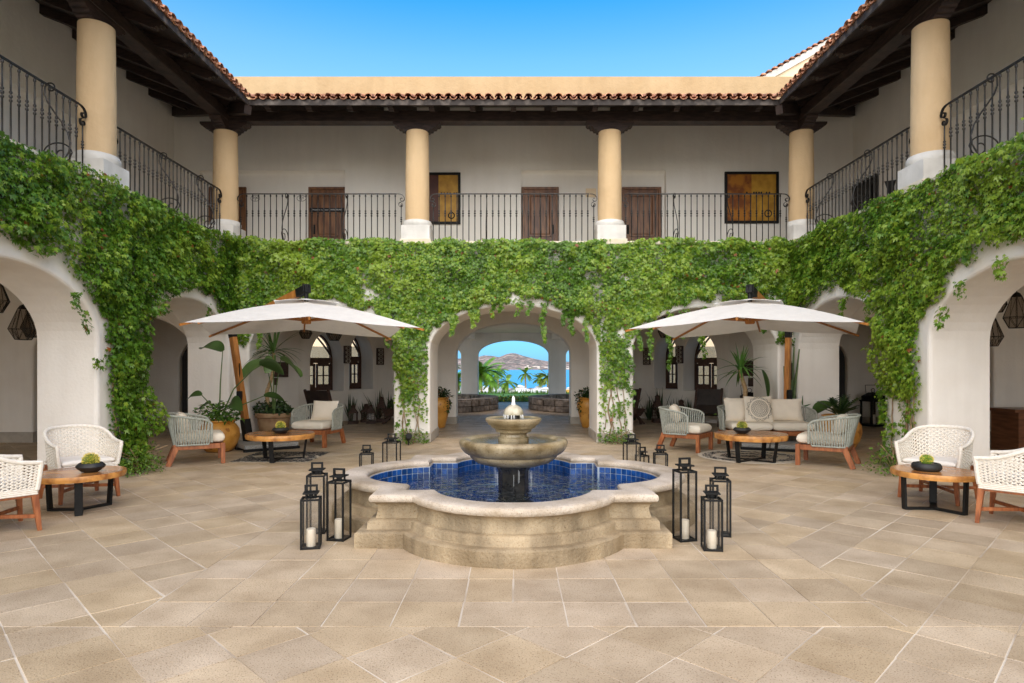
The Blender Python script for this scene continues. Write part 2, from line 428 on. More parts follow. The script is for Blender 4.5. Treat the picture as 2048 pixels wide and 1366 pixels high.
def shrub(name, parent, c, r, n, size, m=None, lobes=LOBE1, cols=None, hemi=True, loc=None, up=.6):
    d = RNG.normal(size=(n, 3)); d /= np.linalg.norm(d, axis=1, keepdims=True)
    if hemi: d[:, 2] = np.abs(d[:, 2])
    rr = RNG.random(n)[:, None]**.4
    ph = vnoise(d[:, 0]*2.5+9, d[:, 1]*2.5+d[:, 2]*2, 5)[:, None]
    P = np.array(c) + d*rr*np.array(r)*(.75+.5*ph)
    Nm = d*.5 + RNG.normal(size=(n, 3))*.5 + np.array((0, -.2, up))
    Tp = d + RNG.normal(size=(n, 3))*.6 + np.array((0, 0, .2))
    S = size*(.6+.8*RNG.random(n))
    C = greens(n) if cols is None else cols(n)
    return link(name, leaf_mesh(name, P, Nm, Tp, S, C, m or M['leaf'], lobes), parent, loc)

def blade(mb, base, tip_dir, L, W, bend=.3, n=7, fold=.15, shape="sword", twist=0.0):
    """one leaf blade: a curved, folded strip with three verts across; returns nothing"""
    base = Vector(base); d = Vector(tip_dir).normalized()
    side = d.cross(Vector((0,0,1)))
    if side.length < .05: side = Vector((random.uniform(-1,1), random.uniform(-1,1), 0))
    side.normalize()
    if twist: side = Matrix.Rotation(twist, 3, d) @ side
    p = base.copy(); vs = []; step = L/n
    for i in range(n+1):
        t = i/n
        if shape == "sword": w = W*(1-t**2.2)*min(1, .55+t*2)
        else: w = W*(math.sin(PI*min(1, t*.96+.04))**.6)
        up = side.cross(d).normalized()
        w = max(w, .002)
        vs += [p - side*w/2 + up*fold*w, p.copy(), p + side*w/2 + up*fold*w]
        d = (d + Vector((0,0,-bend/n))).normalized()
        p = p + d*step
    fs = []
    for i in range(n):
        a = i*3; fs += [(a, a+1, a+4, a+3), (a+1, a+2, a+5, a+4)]
    mb.add(vs, fs)

def colour(o, c, var=.25):
    """vertex colours for a blade plant: random by island-sized chunks"""
    me = o.data; n = len(me.vertices)
    at = me.attributes.new("Col", 'FLOAT_COLOR', 'POINT')
    k = np.ones((n, 4)); f = np.repeat(1-var+2*var*RNG.random(n//24+1), 24)[:n, None]
    k[:, :3] = np.array(c)*f
    at.data.foreach_set("color", k.reshape(-1))
    me.polygons.foreach_set("use_smooth", [True]*len(me.polygons))
    return o

# ================================================================== SETTING
YF, XW = 13.1, 5.87          # back arcade plane, side arcade planes
TB, TS = 1.35, 0.85          # thickness of the back and side arcade walls
Z2 = 4.2                     # upper gallery floor
YU, XU = 15.83, 8.6          # upper walls

# ground far sheet, lawn slope and beach
def strip(name, prof, m, x=400):
    mb = MB()
    for (y0, z0), (y1, z1) in zip(prof, prof[1:]):
        mb.add([(-x,y0,z0),(x,y0,z0),(x,y1,z1),(-x,y1,z1)], [(0,1,2,3)])
    return tag(mb.build(name, m), kind="structure")
strip('ground', [(-300,-.03),(31.5,-.03),(31.6,-.06),(42,-.10),(56,-3.0),(126,-3.4),(127,-8)], M['sand'])
strip('lawn', [(29.0,.01),(33,-.04),(42,-.06)], M['turf'], 60)

# ---- paving --------------------------------------------------------------
tag(MB().box(-12.5,12.5,-3,29.0,-.05,-.0032).build('paving_bed', M['mortar']), kind="structure")
court = bpy.data.objects.new('courtyard_floor', None); COL.objects.link(court); tag(court, kind="structure")
def clip(poly, nx, ny, c):                       # keep nx*x+ny*y <= c
    out = []
    for i in range(len(poly)):
        a, b = poly[i], poly[(i+1) % len(poly)]
        da, db = nx*a[0]+ny*a[1]-c, nx*b[0]+ny*b[1]-c
        if da <= 0: out.append(a)
        if da*db < 0:
            t = da/(da-db); out.append((a[0]+(b[0]-a[0])*t, a[1]+(b[1]-a[1])*t))
    return out
def area(p): return abs(sum(p[i][0]*p[(i+1)%len(p)][1]-p[(i+1)%len(p)][0]*p[i][1] for i in range(len(p))))/2
def shrink(p, g):
    cx = sum(q[0] for q in p)/len(p); cy_ = sum(q[1] for q in p)/len(p)
    n = len(p); out = []
    for i in range(n):
        a, b, c = p[i-1], p[i], p[(i+1) % n]
        e1 = Vector((b[0]-a[0], b[1]-a[1])); e2 = Vector((c[0]-b[0], c[1]-b[1]))
        if e1.length < .03 or e2.length < .03: out.append((b[0]+(cx-b[0])*.1, b[1]+(cy_-b[1])*.1)); continue
        e1.normalize(); e2.normalize()
        n1 = Vector((-e1.y, e1.x)); n2 = Vector((-e2.y, e2.x))
        k = 1 + n1.dot(n2)
        m_ = (n1+n2)/max(k, .4)
        s = 1 if (Vector((cx,cy_))-Vector(b)).dot(m_) > 0 else -1
        out.append((b[0]+m_.x*g*s, b[1]+m_.y*g*s))
    return out
tiles = []
ZX, ZY0, ZY1 = 2.37, 3.755, 10.2
xs = [-2.37,-1.97,-1.58,-1.163,-.742,-.33,0,.33,.742,1.163,1.58,1.97,2.37]
ys = [ZY0, 4.149, 4.607, 5.06]
while ys[-1] < ZY1-.3: ys.append(ys[-1]+.43)
ys[-1] = ZY1
for j in range(len(ys)-1):
    row = [x for x in xs if not (x == 0 and j == 0)]
    for i in range(len(row)-1):
        p = [(row[i],ys[j]),(row[i+1],ys[j]),(row[i+1],ys[j+1]),(row[i],ys[j+1])]
        tiles.append(p)
h = .295
regions = [[(0,1,ZY0)], [(0,-1,-ZY0),(1,0,-ZX)], [(0,-1,-ZY0),(-1,0,-ZX)], [(0,-1,-ZY1),(1,0,ZX),(-1,0,ZX)]]
for i in range(-44, 45):
    for j in range(-8, 60):
        if (i+j) % 2: continue
        cx, cy_ = .28+i*h+h, 3.352+j*h
        if cy_ < 1.6 or cy_ > 14.0 or abs(cx) > 12: continue
        sq = [(cx-h,cy_),(cx,cy_-h),(cx+h,cy_),(cx,cy_+h)]
        for rg in regions:
            p = sq
            for a in rg:
                p = clip(p, *a)
                if len(p) < 3: break
            if len(p) >= 3:
                p = clip(p, 0, 1, 14.0)
                if len(p) >= 3 and area(p) > .006: tiles.append(p)
def under_fountain(p):
    return all(math.hypot(x, y-6.75) < 1.25 for x, y in p)
tiles = [t for t in tiles if not under_fountain(t)]
def seen(t):
    cx = sum(q[0] for q in t)/len(t); y = max(q[1] for q in t)
    return y > 2.75 and abs(cx)/max(y,.1)*1250 < 1100
tiles.sort(key=lambda t: (not seen(t), sum(q[1] for q in t)/len(t)))
far = MB()
for k, t in enumerate(tiles):
    g = .0038 + .0045*random.random()**2
    q = shrink(t, g)
    q = [(x+random.uniform(-.003,.003), y+random.uniform(-.003,.003)) for x, y in q]
    zt = random.uniform(-.0015, .0015)
    if k < 300:
        MB().prism(q, -.03, zt).build('paver', M['paver'], court)
    else:
        far.prism(q, -.03, zt)
tag(far.build('paving_field', M['paver'], court), kind="stuff")
# gallery and passage floor: narrower stones, the gallery's darkened as painted shade, joined where they are too small to tell apart
pas = MB(); wet = MB()
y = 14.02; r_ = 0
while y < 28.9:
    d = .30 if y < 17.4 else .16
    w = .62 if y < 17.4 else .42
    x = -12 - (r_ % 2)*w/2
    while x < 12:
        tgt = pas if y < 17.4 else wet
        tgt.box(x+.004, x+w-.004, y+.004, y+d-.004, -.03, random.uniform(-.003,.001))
        x += w
    y += d; r_ += 1
gal = bpy.data.objects.new('gallery_floor', None); COL.objects.link(gal); tag(gal, kind="structure")
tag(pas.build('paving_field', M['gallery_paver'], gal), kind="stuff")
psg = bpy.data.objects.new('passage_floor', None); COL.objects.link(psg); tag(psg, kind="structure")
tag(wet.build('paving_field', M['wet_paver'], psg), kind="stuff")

# ---- walls with arches -----------------------------------------------------
def arch_wall(mb, mp, u0, u1, z0, z1, t, ops, r=.05, n=22, ends=True):
    """wall along u from u0 to u1; mp(u, depth, z) -> point; ops: (centre, half width, springing, rise, sill)"""
    ops = sorted(ops)
    def quad(a, b, c, d): mb.add([mp(*a), mp(*b), mp(*c), mp(*d)], [(0,1,2,3)])
    def path(o, op):
        c, hw, zs, ri, sl = op
        p = [(c-hw-o, sl - (o if sl > z0 else 0)), (c-hw-o, zs)]
        p += [(c-(hw+o)*math.cos(PI*k/n), zs+(ri+o)*math.sin(PI*k/n)) for k in range(1, n)]
        return p + [(c+hw+o, zs), (c+hw+o, sl - (o if sl > z0 else 0))]
    rings = [(r*(1-math.sin(a)), r*(1-math.cos(a))) for a in (0, PI/6, PI/3, PI/2)] + [(0, t)]
    for side, o, dep in ((0, r, 0), (1, 0, t)):
        u = u0
        for op in ops:
            c, hw, zs, ri, sl = op
            quad((u,dep,z0),(c-hw-o,dep,z0),(c-hw-o,dep,z1),(u,dep,z1))
            p = path(o, op)[1:-1]
            for a, b in zip(p, p[1:]):
                quad((a[0],dep,a[1]),(b[0],dep,b[1]),(b[0],dep,z1),(a[0],dep,z1))
            if sl > z0: quad((c-hw-o,dep,z0),(c+hw+o,dep,z0),(c+hw+o,dep,sl-o),(c-hw-o,dep,sl-o))
            u = c+hw+o
        quad((u,dep,z0),(u1,dep,z0),(u1,dep,z1),(u,dep,z1))
    for op in ops:
        ps = [path(o, op) for o, d in rings]
        loop = op[4] > z0
        for k in range(len(rings)-1):
            m_ = len(ps[k]); last = m_ if loop else m_-1
            for i in range(last):
                j = (i+1) % m_
                quad((*[ps[k][i][0], rings[k][1], ps[k][i][1]],), (ps[k][j][0], rings[k][1], ps[k][j][1]),
                     (ps[k+1][j][0], rings[k+1][1], ps[k+1][j][1]), (ps[k+1][i][0], rings[k+1][1], ps[k+1][i][1]))
    quad((u0,0,z1),(u1,0,z1),(u1,t,z1),(u0,t,z1))
    if ends:
        quad((u0,0,z0),(u0,t,z0),(u0,t,z1),(u0,0,z1)); quad((u1,0,z0),(u1,t,z0),(u1,t,z1),(u1,0,z1))

def weld(mb):      # merge so that bump and smooth shading run over the seams
    return mb

left = thing('hotel_wing', (0,0,0), 0, 'two storey hotel wing with arches and ochre columns on the left of the courtyard', 'building', 'wings around the courtyard')
back = thing('hotel_wing', (0,0,0), 0, 'two storey hotel wing at the back with the wide arch opening to the sea', 'building', 'wings around the courtyard')
right = thing('hotel_wing', (0,0,0), 0, 'two storey hotel wing with arches and ochre columns on the right of the courtyard', 'building', 'wings around the courtyard')
mapL = lambda u, d, z: (-XW-d, u, z)
mapR = lambda u, d, z: (XW+d, u, z)
mapB = lambda u, d, z: (u, YF+d, z)
SIDE_OPS = [(3.2,1.5,1.95,.88,0), (7.3,1.52,1.95,.88,0), (11.4,1.5,1.95,.88,0)]
BACK_OPS = [(-4.03,1.515,1.95,.88,0), (0,1.75,1.95,.92,0), (4.03,1.515,1.95,.88,0)]
for wing, mp in ((left, mapL), (right, mapR)):
    mb = MB(); arch_wall(mb, mp, 0.0, YF+TB, 0, Z2-.1, TS, SIDE_OPS)
    mb.build('arcade_wall', M['stucco'], wing, smooth=True)
mb = MB(); arch_wall(mb, mapB, -XW+.003, XW-.003, 0, Z2-.1, TB, BACK_OPS, ends=False)
mb.build('arcade_wall', M['stucco'], back, smooth=True)
# baseboards on the piers
for s, wing in ((-1, left), (1, right)):
    for y0, y1 in ((4.7,5.78), (8.82,9.9)):
        a, b = sorted((s*(XW-.025), s*(XW+TS+.02)))
        MB().box(a, b, y0-.02, y1+.02, 0, .2).build('baseboard', M['baseboard'], wing, bevel=.006)
    a, b = sorted((s*1.73, s*2.535))
    MB().box(a, b, YF-.025, YF+TB+.02, 0, .2).build('baseboard', M['baseboard'], back, bevel=.006)
    a, b = sorted((s*5.525, s*(XW+TS+.02)))
    MB().box(a, b, 12.88, YF+TB+.02, 0, .2).build('baseboard', M['baseboard'], wing, bevel=.006)
# upper gallery floors with a stone nosing
for s, wing in ((-1, left), (1, right)):
    a, b = sorted((s*(XW+.002), s*12.3))
    MB().box(a, b, 0, YF+.3, Z2-.098, Z2).build('upper_floor', M['ledge'], wing)
    a, b = sorted((s*(XW-.05), s*(XW+.35)))
    MB().box(a, b, 0, YF-.052, Z2-.06, Z2+.012).build('ledge', M['ledge'], wing, bevel=.015, seg=2)
    a, b = sorted((s*(XW+TS), s*12.3))
    MB().box(a, b, 0, YF+4.4, 3.42, 3.5).build('gallery_ceiling', M['ceiling'], wing)
MB().box(-12.3, 12.3, YF+.302, 20.0, Z2-.096, Z2-.002).build('upper_floor', M['ledge'], back)
MB().box(-XW-.3, XW+.3, YF-.05, YF+.35, Z2-.058, Z2+.014).build('ledge', M['ledge'], back, bevel=.015, seg=2)
MB().box(-6.7, 6.7, YF+TB-.01, 19.95, 3.39, 3.48).build('gallery_ceiling', M['ceiling'], back)  # stops short: unseen gap behind it added to let daylight in
# gallery inner walls (ground floor)
for s, wing in ((-1, left), (1, right)):
    mp = lambda u, d, z, s=s: (s*u, YF+d, z)
    mb = MB(); arch_wall(mb, mp, XW+TS, 12.3, 0, 3.45, .45, [(8.42,1.66,1.9,.85,0)])
    mb.build('cross_wall', M['stucco'], wing, smooth=True)
    a, b = sorted((s*10.06, s*12.3)); MB().box(a, b, YF-.02, YF+.47, 0, .22).build('baseboard', M['baseboard'], wing)
    a, b = sorted((s*12.0, s*12.3)); MB().box(a, b, 0, 17.5, 0, 3.45).build('outer_wall', M['stucco'], wing)
    mp = lambda u, d, z, s=s: (s*u, 17.45+d, z)
    mb = MB(); arch_wall(mb, mp, 6.0, 12.0, 0, 3.45, .5, [(8.3,1.03,1.75,.75,0)])
    mb.build('rear_wall', M['stucco'], wing, smooth=True)
    for a, b in ((6.02, 7.25), (9.35, 12.0)):
        a, b = sorted((s*a, s*b)); MB().box(a, b, 17.43, 17.449, 0, .2).build('baseboard', M['baseboard'], wing)
    # black double door in the rear wall
    dr = link('door', None, wing, (s*8.3, 17.62, 0))
    for k in (-1, 1):
        mb = MB(); a, b = sorted((k*.01, k*1.03)); mb.box(a, b, -.03, .03, 0, 2.62)
        mb.build('door_leaf', M['black_door'], dr, bevel=.004)
        mb = MB()
        for q in range(5):
            for w in range(18):
                x = k*(.2+q*.15); z = .5+w*.11
                mb.box(x-.045, x+.045, -.045, -.031, z-.012, z+.012)
        tag(mb.build('lattice', M['black'], dr), kind="stuff")
        mb = MB().tube([(k*.07,-.07,.95),(k*.07,-.07,1.35)], .014); mb.build('handle', M['iron'], dr)
    # splayed alcove wall with two deep window niches
    A = Vector((s*6.0, 17.45, 0)); dirn = Vector((-s*.70711, .70711, 0)); dep = Vector((s*.70711, .70711, 0))
    mpd = lambda u, d, z, A=A, dirn=dirn, dep=dep: tuple(A + dirn*u + dep*d + Vector((0,0,z)))
    mb = MB(); W = [(.88,.53,1.75,.83,.9), (2.0,.40,1.80,.79,.92)]
    arch_wall(mb, mpd, 0, 3.12, 0, 3.45, .85, W, r=.03, ends=False)
    mb.build('alcove_wall', M['stucco'], back, smooth=True)
    a, b = sorted((s*2.2, s*3.82)); MB().box(a, b, 19.655, 19.9, 0, 3.45).build('alcove_wall', M['stucco'], back)
    a, b = sorted((s*2.2, s*2.4)); MB().box(a, b, 17.952, 19.654, 0, 3.45).build('passage_wall', M['stucco'], back)
    R3 = Matrix(((dirn.x, dep.x, 0, A.x), (dirn.y, dep.y, 0, A.y), (0, 0, 1, 0), (0, 0, 0, 1)))
    for (c, hw, zs, ri, sl) in W:
        wd = link('window', None, back)
        wd.matrix_local = R3 @ Matrix.Translation((c, .72, 0))
        mb = MB()
        pts = [(-hw,0,sl)] + [(-hw*math.cos(PI*k/20),0,zs+ri*math.sin(PI*k/20)) for k in range(21)] + [(hw,0,sl)]
        for p, q in zip(pts, pts[1:]): mb.bar(p, q, .09, .10, up=(0,1,0))
        mb.box(-hw,hw,-.05,.05,sl,sl+.09)
        mb.build('frame', M['window_wood'], wd)
        MB().box(-hw+.02,hw-.02,-.055,.055,zs-.04,zs+.12).build('transom', M['window_wood'], wd)
        mb = MB()
        for k in (-1, 1):
            tp = [(k*hw*(1-1.05*math.sin(a*PI/20)), 0, zs+.1+(ri-.12)*math.sin(a*PI/20)**.8) for a in range(0, 11)]
            for p, q in zip(tp, tp[1:]): mb.bar(p, q, .04, .05, up=(0,1,0))
        mb.build('tracery', M['window_wood'], wd)
        for k in (-1, 1):
            sh = MB()
            x0, x1 = sorted((k*.015, k*(hw-.04)))
            for xx in (x0, x1-.06, (x0+x1)/2-.015):
                sh.box(xx, xx+(.06 if xx != (x0+x1)/2-.015 else .03), -.025, .025, sl+.09, zs-.05)
            for zz in (sl+.09, (sl+zs)/2, zs-.13): sh.box(x0+.06, x1-.06, -.02, .02, zz, zz+(.09 if zz != (sl+zs)/2 else .03))
            sh.build('shutter', M['window_wood'], wd)
            MB().box(x0+.05, x1-.05, -.004, .004, sl+.1, zs-.06).build('pane', M['window_glass'], wd)
        MB().box(-hw*.98,hw*.98,-.004,.004,zs+.1,zs+ri*.55).build('pane', M['window_glass'], wd)
# second arch, passage room and third wall towards the sea
mb = MB(); arch_wall(mb, lambda u,d,z: (u,17.45+d,z), -2.45, 2.45, 0, 3.45, .5, [(0,1.6,1.95,.87,0)], r=.04)
mb.build('passage_arch', M['stucco'], back, smooth=True)
for s in (-1, 1):
    a, b = sorted((s*1.585, s*2.3)); MB().box(a, b, 17.42, 17.97, 0, .2).build('baseboard', M['baseboard'], back, bevel=.006)
loggia = thing('sea_loggia', (0,0,0), 0, 'open white loggia with three arches framing the sea beyond the passage', 'building')
mb = MB(); arch_wall(mb, lambda u,d,z: (u,28.5+d,z), -5.9, 5.9, 0, 3.16, .42, [(-3.95,1.55,2.15,.62,0),(0,1.61,2.18,.65,0),(3.95,1.55,2.15,.62,0)], r=.05)
mb.build('arcade_wall', M['stucco'], loggia, smooth=True)
MB().box(-5.2,5.2,21.9,28.95,3.165,3.40).build('ceiling', M['ceiling'], loggia)  # starts late, leaving an unseen open strip to light the far wall
for s in (-1, 1):
    a, b = sorted((s*1.72, s*2.25)); MB().box(a, b, 27.7, 28.49, 2.86, 3.16).build('corbel', M['stucco'], loggia, bevel=.01)
    mb = MB(); arch_wall(mb, lambda u,d,z,s=s: (s*(5.2-d),u,z), 21.9, 28.45, 0, 3.16, .3, [(25.2,3.0,2.25,.75,0)]); mb.build('side_wall', M['stucco'], loggia, smooth=True)
    a, b = sorted((s*5.25, s*24)); tag(MB().box(a, b, 20.2, 29.0, -.02, .002).build('terrace', M['ledge']), kind="structure")
T_ = thing('added_backing_wall', (0,0,0), 0, 'pale wall added outside to brighten the arched windows on the left', 'wall')
MB().box(-19,-6.3,30.5,30.8,0,3.6).build('wall_body', M['cream'], T_)  # invented wall: gives the window panes a bright view
T_ = thing('added_backing_wall', (0,0,0), 0, 'pale wall added outside to brighten the arched windows on the right', 'wall')
MB().box(6.3,19,30.5,30.8,0,3.6).build('wall_body', M['cream'], T_)

# ---- upper gallery walls ------------------------------------------------------
def grid_wall(mb, mp, u0, u1, z0, z1, holes, dep, rr=.10):
    """plane with rectangular recesses (u0,u1,z0,z1) of depth dep, rounded on the upper edge"""
    us = sorted({u0, u1, *[h[0] for h in holes], *[h[1] for h in holes]}); zs = sorted({z0, z1, *[h[2] for h in holes], *[h[3] for h in holes]})
    def q(*p): mb.add([mp(*a) for a in p], [(0,1,2,3)])
    for a, b in zip(us, us[1:]):
        for c, d in zip(zs, zs[1:]):
            um, zm = (a+b)/2, (c+d)/2
            hit = any(h[0] < um < h[1] and h[2] < zm < h[3] for h in holes)
            e = dep if hit else 0
            q((a,e,c),(b,e,c),(b,e,d),(a,e,d))
    for h in holes:
        q((h[0],0,h[2]),(h[0],dep,h[2]),(h[0],dep,h[3]),(h[0],0,h[3])); q((h[1],0,h[2]),(h[1],dep,h[2]),(h[1],dep,h[3]),(h[1],0,h[3]))
        # cavetto soffit
        pr = [(dep*(1-math.cos(a)), h[3]-rr*math.sin(a)*0) for a in (0,)]
        n = 6
        pts = [(dep*math.sin(k/n*PI/2), h[3]-rr*(1-math.cos(k/n*PI/2))) for k in range(n+1)]
        for p, r2 in zip(pts, pts[1:]): q((h[0],p[0],p[1]),(h[1],p[0],p[1]),(h[1],r2[0],r2[1]),(h[0],r2[0],r2[1]))
        q((h[0],dep-.001,h[3]-rr),(h[1],dep-.001,h[3]-rr),(h[1],dep-.001,h[3]-rr-.01),(h[0],dep-.001,h[3]-rr-.01))
mb = MB()
NICHE = [(-7.94,-4.27,Z2,6.57), (.19,3.86,Z2,6.57)]
grid_wall(mb, lambda u,d,z: (u,YU+d,z), -XU, XU, Z2, 8.19, NICHE, .16)
mb.build('upper_wall', M['upper_stucco'], back, smooth=True)
for s, wing in ((-1, left), (1, right)):
    mb = MB()
    hs = [(9.6,12.6,Z2,6.45)] if s > 0 else [(9.9,12.4,Z2,6.45)]
    grid_wall(mb, lambda u,d,z,s=s: (s*(XU+d),u,z), 0, YU, Z2, 8.19, hs, .16)
    mb.build('upper_wall', M['upper_stucco'], wing, smooth=True)
# parapet above the back roof, sunlit gable further right
mb = MB()
prof = [(0,7.7),(0,8.92),(.012,8.95),(.04,8.962),(.24,8.962),(.27,8.94),(.28,8.9),(.28,7.7)]
n = len(prof)
mb.add([(-13, YU+.002+d, z) for d, z in prof]+[(13, YU+.002+d, z) for d, z in prof], [(i, (i+1) % n, (i+1) % n+n, i+n) for i in range(n)])
mb.build('parapet', M['parapet'], back, smooth=True)
gable = thing('gable_wall', (0,0,0), 0, 'cream gable with tiled coping rising behind the right end of the ochre parapet', 'building')
sl = (11.2-9.97)/(9.4-7.24)
Mx = Matrix(((1,0,0,0),(0,0,-1,18.4),(0,1,0,0),(0,0,0,1)))
MB().prism([(6.6,7.5),(16,7.5),(16,9.6+sl*(16-6.6)),(6.6,9.6)], 0, .4, Mx).build('wall', M['cream'], gable)
MB().prism([(6.5,9.36),(16,9.36+sl*9.5),(16,9.56+sl*9.5),(6.5,9.56)], .402, .47, Mx).build('white_band', M['white'], gable)
for k in range(52):
    x = 6.5+k*.165
    mb = MB(); pts = [(x+.08*math.cos(a)+.0, 17.88, 9.585+sl*(x-6.5)+.05*math.sin(a)) for a in np.linspace(0, PI, 7)]
    mb.add(pts+[(p[0], 18.45, p[2]) for p in pts], [(i,i+1,i+8,i+7) for i in range(6)]+[tuple(range(7))])
    mb.build('coping_tile', M['terracotta'], gable)

# ---- columns, beams, brackets, rafters, roof ----------------------------------------
ZC0, ZC1, ZB1 = 4.72, 6.6, 7.03
col_shaft = MB().lathe([(.25,ZC0-.02-Z2),(.255,ZC0+.1-Z2),(.252,5.6-Z2),(.238,ZC1-Z2)], 32).mesh('shaft', M['ochre'], smooth=True)
col_base = MB()
col_base.box(-.3,.3,-.3,.3,.07,.36).lathe([(.30,.36),(.315,.40),(.315,.44),(.295,.485),(.25,.50)], 32)
col_base = col_base.mesh('column_base', M['white'], smooth=True)
col_pl = MB().box(-.325,.325,-.325,.325,.013,.07).mesh('plinth', M['ledge'], bevel=.006)
def bracket(L=.5, h=.2, w=.24):
    pf = [(0,0),(L*.52,0),(L*.56,.03),(L*.66,.035),(L*.70,.075),(L*.80,.08),(L*.84,.12),(L*.94,.125),(L,.16),(L,h)]
    poly = [(-x,z) for x,z in pf[::-1]] + pf[1:]
    return poly
def bracket_mesh():
    Mx = Matrix(((1,0,0,0),(0,0,-1,.12),(0,1,0,ZC1-Z2+.001),(0,0,0,1)))
    return MB().prism(bracket(), 0, .24, Mx).mesh('bracket', M['dark_wood'])
brk = bracket_mesh()
def column(wing, x, y, rots):
    c = link('column', col_shaft, wing, (x, y, Z2))
    link('column_base', col_base, c); link('plinth', col_pl, c)
    for r in rots: link('bracket', brk, c, (0,0,0 if r == 0 else .0015), r)
for x in (-2.06, 2.06): column(back, x, YF+.3, (0,))
for s, wing in ((-1, left), (1, right)):
    column(wing, s*6.17, YF+.3, (0, PI/2))
    for y in (9.25, 5.1, .95): column(wing, s*6.17, y, (PI/2,))
BT = ZC1+.201
MB().box(-6.30,6.30,YF+.17,YF+.43,BT,ZB1).build('beam', M['dark_wood'], back, bevel=.01)
for s, wing in ((-1, left), (1, right)):
    a, b = sorted((s*6.04, s*6.301)); MB().box(a, b, 0, YF+.168, BT+.001, ZB1-.002).build('beam', M['dark_wood'], wing, bevel=.01)
EX, EY, EZ, SLP = 5.36, 12.59, 6.90, .39
roofs = {}
for nm, wing in (('l', left), ('b', back), ('r', right)): roofs[nm] = link('roof', None, wing)
def rz_(d): return EZ + SLP*d        # underside of the deck at distance d behind the eave
# decks
def deck(nm, pts):
    mb = MB(); n = len(pts)
    mb.add([(*p[:2], p[2]) for p in pts]+[(*p[:2], p[2]+.05) for p in pts], [tuple(range(n)), tuple(range(n, 2*n))[::-1]]+[(i,(i+1)%n,(i+1)%n+n,i+n) for i in range(n)])
    mb.build('deck', M['dark_wood'], roofs[nm])
D = YU-EY
deck('b', [(-EX,EY,EZ),(EX,EY,EZ),(EX+D,EY+D,rz_(D)),(-EX-D,EY+D,rz_(D))])
for s, nm in ((-1,'l'),(1,'r')):
    deck(nm, [(s*EX,EY,EZ),(s*EX,0,EZ),(s*(EX+D),0,rz_(D)),(s*(EX+D),EY+D,rz_(D))])
# rafters with carved tails
def rafter_mesh(d0, d1):
    """rafter in the (d, z) plane from distance d0 to d1 behind the eave"""
    hgt = .17; w = .11
    pf = [(d0+.02, -.02),(d0+.03,-.07),(d0+.07,-.075),(d0+.09,-.11),(d0+.14,-.115),(d0+.17,-hgt+.01),(d0+.24,-hgt),(d1,-hgt),(d1,-.004),(d0+.02,-.004)]
    pts = [(d, rz_(d)+z) for d, z in pf]
    n = len(pts)
    mb = MB(); mb.add([(-w/2,d,z) for d,z in pts]+[(w/2,d,z) for d,z in pts], [tuple(range(n)), tuple(range(n,2*n))[::-1]]+[(i,(i+1)%n,(i+1)%n+n,i+n) for i in range(n)])
    return mb
full = rafter_mesh(.02, D).mesh('rafter', M['dark_wood'])
xr = np.linspace(-5.0, 5.0, 13)
for x in xr: link('rafter', full, roofs['b'], (x, EY, 0))
for s, nm in ((-1,'l'),(1,'r')):
    for y in np.arange(EY-.36, .5, -.84): link('rafter', full, roofs[nm], (s*EX, y, 0), -s*PI/2)
    for k, e in enumerate((.5, 1.34, 2.18)):      # jack rafters running into the valley
        q = rafter_mesh(e+.05, D)
        o = q.build('rafter', M['dark_wood'], roofs[nm], (s*EX, EY+e, 0), -s*PI/2)
        q = rafter_mesh(e+.05, D)
        o = q.build('rafter', M['dark_wood'], roofs['b'], (s*(EX+e), EY, 0), 0)
    mb = MB(); mb.bar((s*(EX-.02), EY-.02, EZ-.12), (s*(EX+D), EY+D, rz_(D)-.12), .14, .22); mb.build('valley_rafter', M['dark_wood'], roofs[nm])
# fascia boards under the tiles
MB().box(-EX+.001,EX-.001,EY-.03,EY-.001,EZ-.055,EZ+.06).build('fascia', M['weathered'], roofs['b'])
for s, nm in ((-1,'l'),(1,'r')):
    a, b = sorted((s*(EX-.03), s*(EX-.001))); MB().box(a,b,0,EY-.031,EZ-.055,EZ+.06).build('fascia', M['weathered'], roofs[nm])
# barrel tiles: the eave course one by one, the courses above it joined
def tile_shape(mb, d0, d1, r, up, lift, x=0):
    n = 8; vs = []
    for d in (d0, d1):
        for rr in (r, r-.014):
            for k in range(n+1):
                a = PI*k/n
                z = rr*math.sin(a)*(1 if up else -1)*.85
                vs.append((x+rr*math.cos(a), d, rz_(d)+.075+lift+z+(.015 if d == d0 and up else 0)))
    m_ = n+1; fs = []
    for k in range(n):
        fs += [(k,k+1,2*m_+k+1,2*m_+k), (m_+k,m_+k+1,3*m_+k+1,3*m_+k), (k,k+1,m_+k+1,m_+k), (2*m_+k,2*m_+k+1,3*m_+k+1,3*m_+k)]
    mb.add(vs, fs)
cov = MB(); tile_shape(cov, -.09, .36, .078, True, .045); cov = cov.mesh('roof_tile', M['terracotta'], smooth=True)
pan = MB(); tile_shape(pan, -.075, .36, .074, False, .055); pan = pan.mesh('roof_tile', M['terracotta'], smooth=True)
PT = .2
nb = int(2*EX/PT)
for k in range(nb+1):
    x = -EX+.04+k*(2*EX-.08)/nb
    link('roof_tile', cov, roofs['b'], (x, EY+random.uniform(-.012,.012), random.uniform(-.006,.006)))
    if k < nb: link('roof_tile', pan, roofs['b'], (x+PT/2, EY, 0))
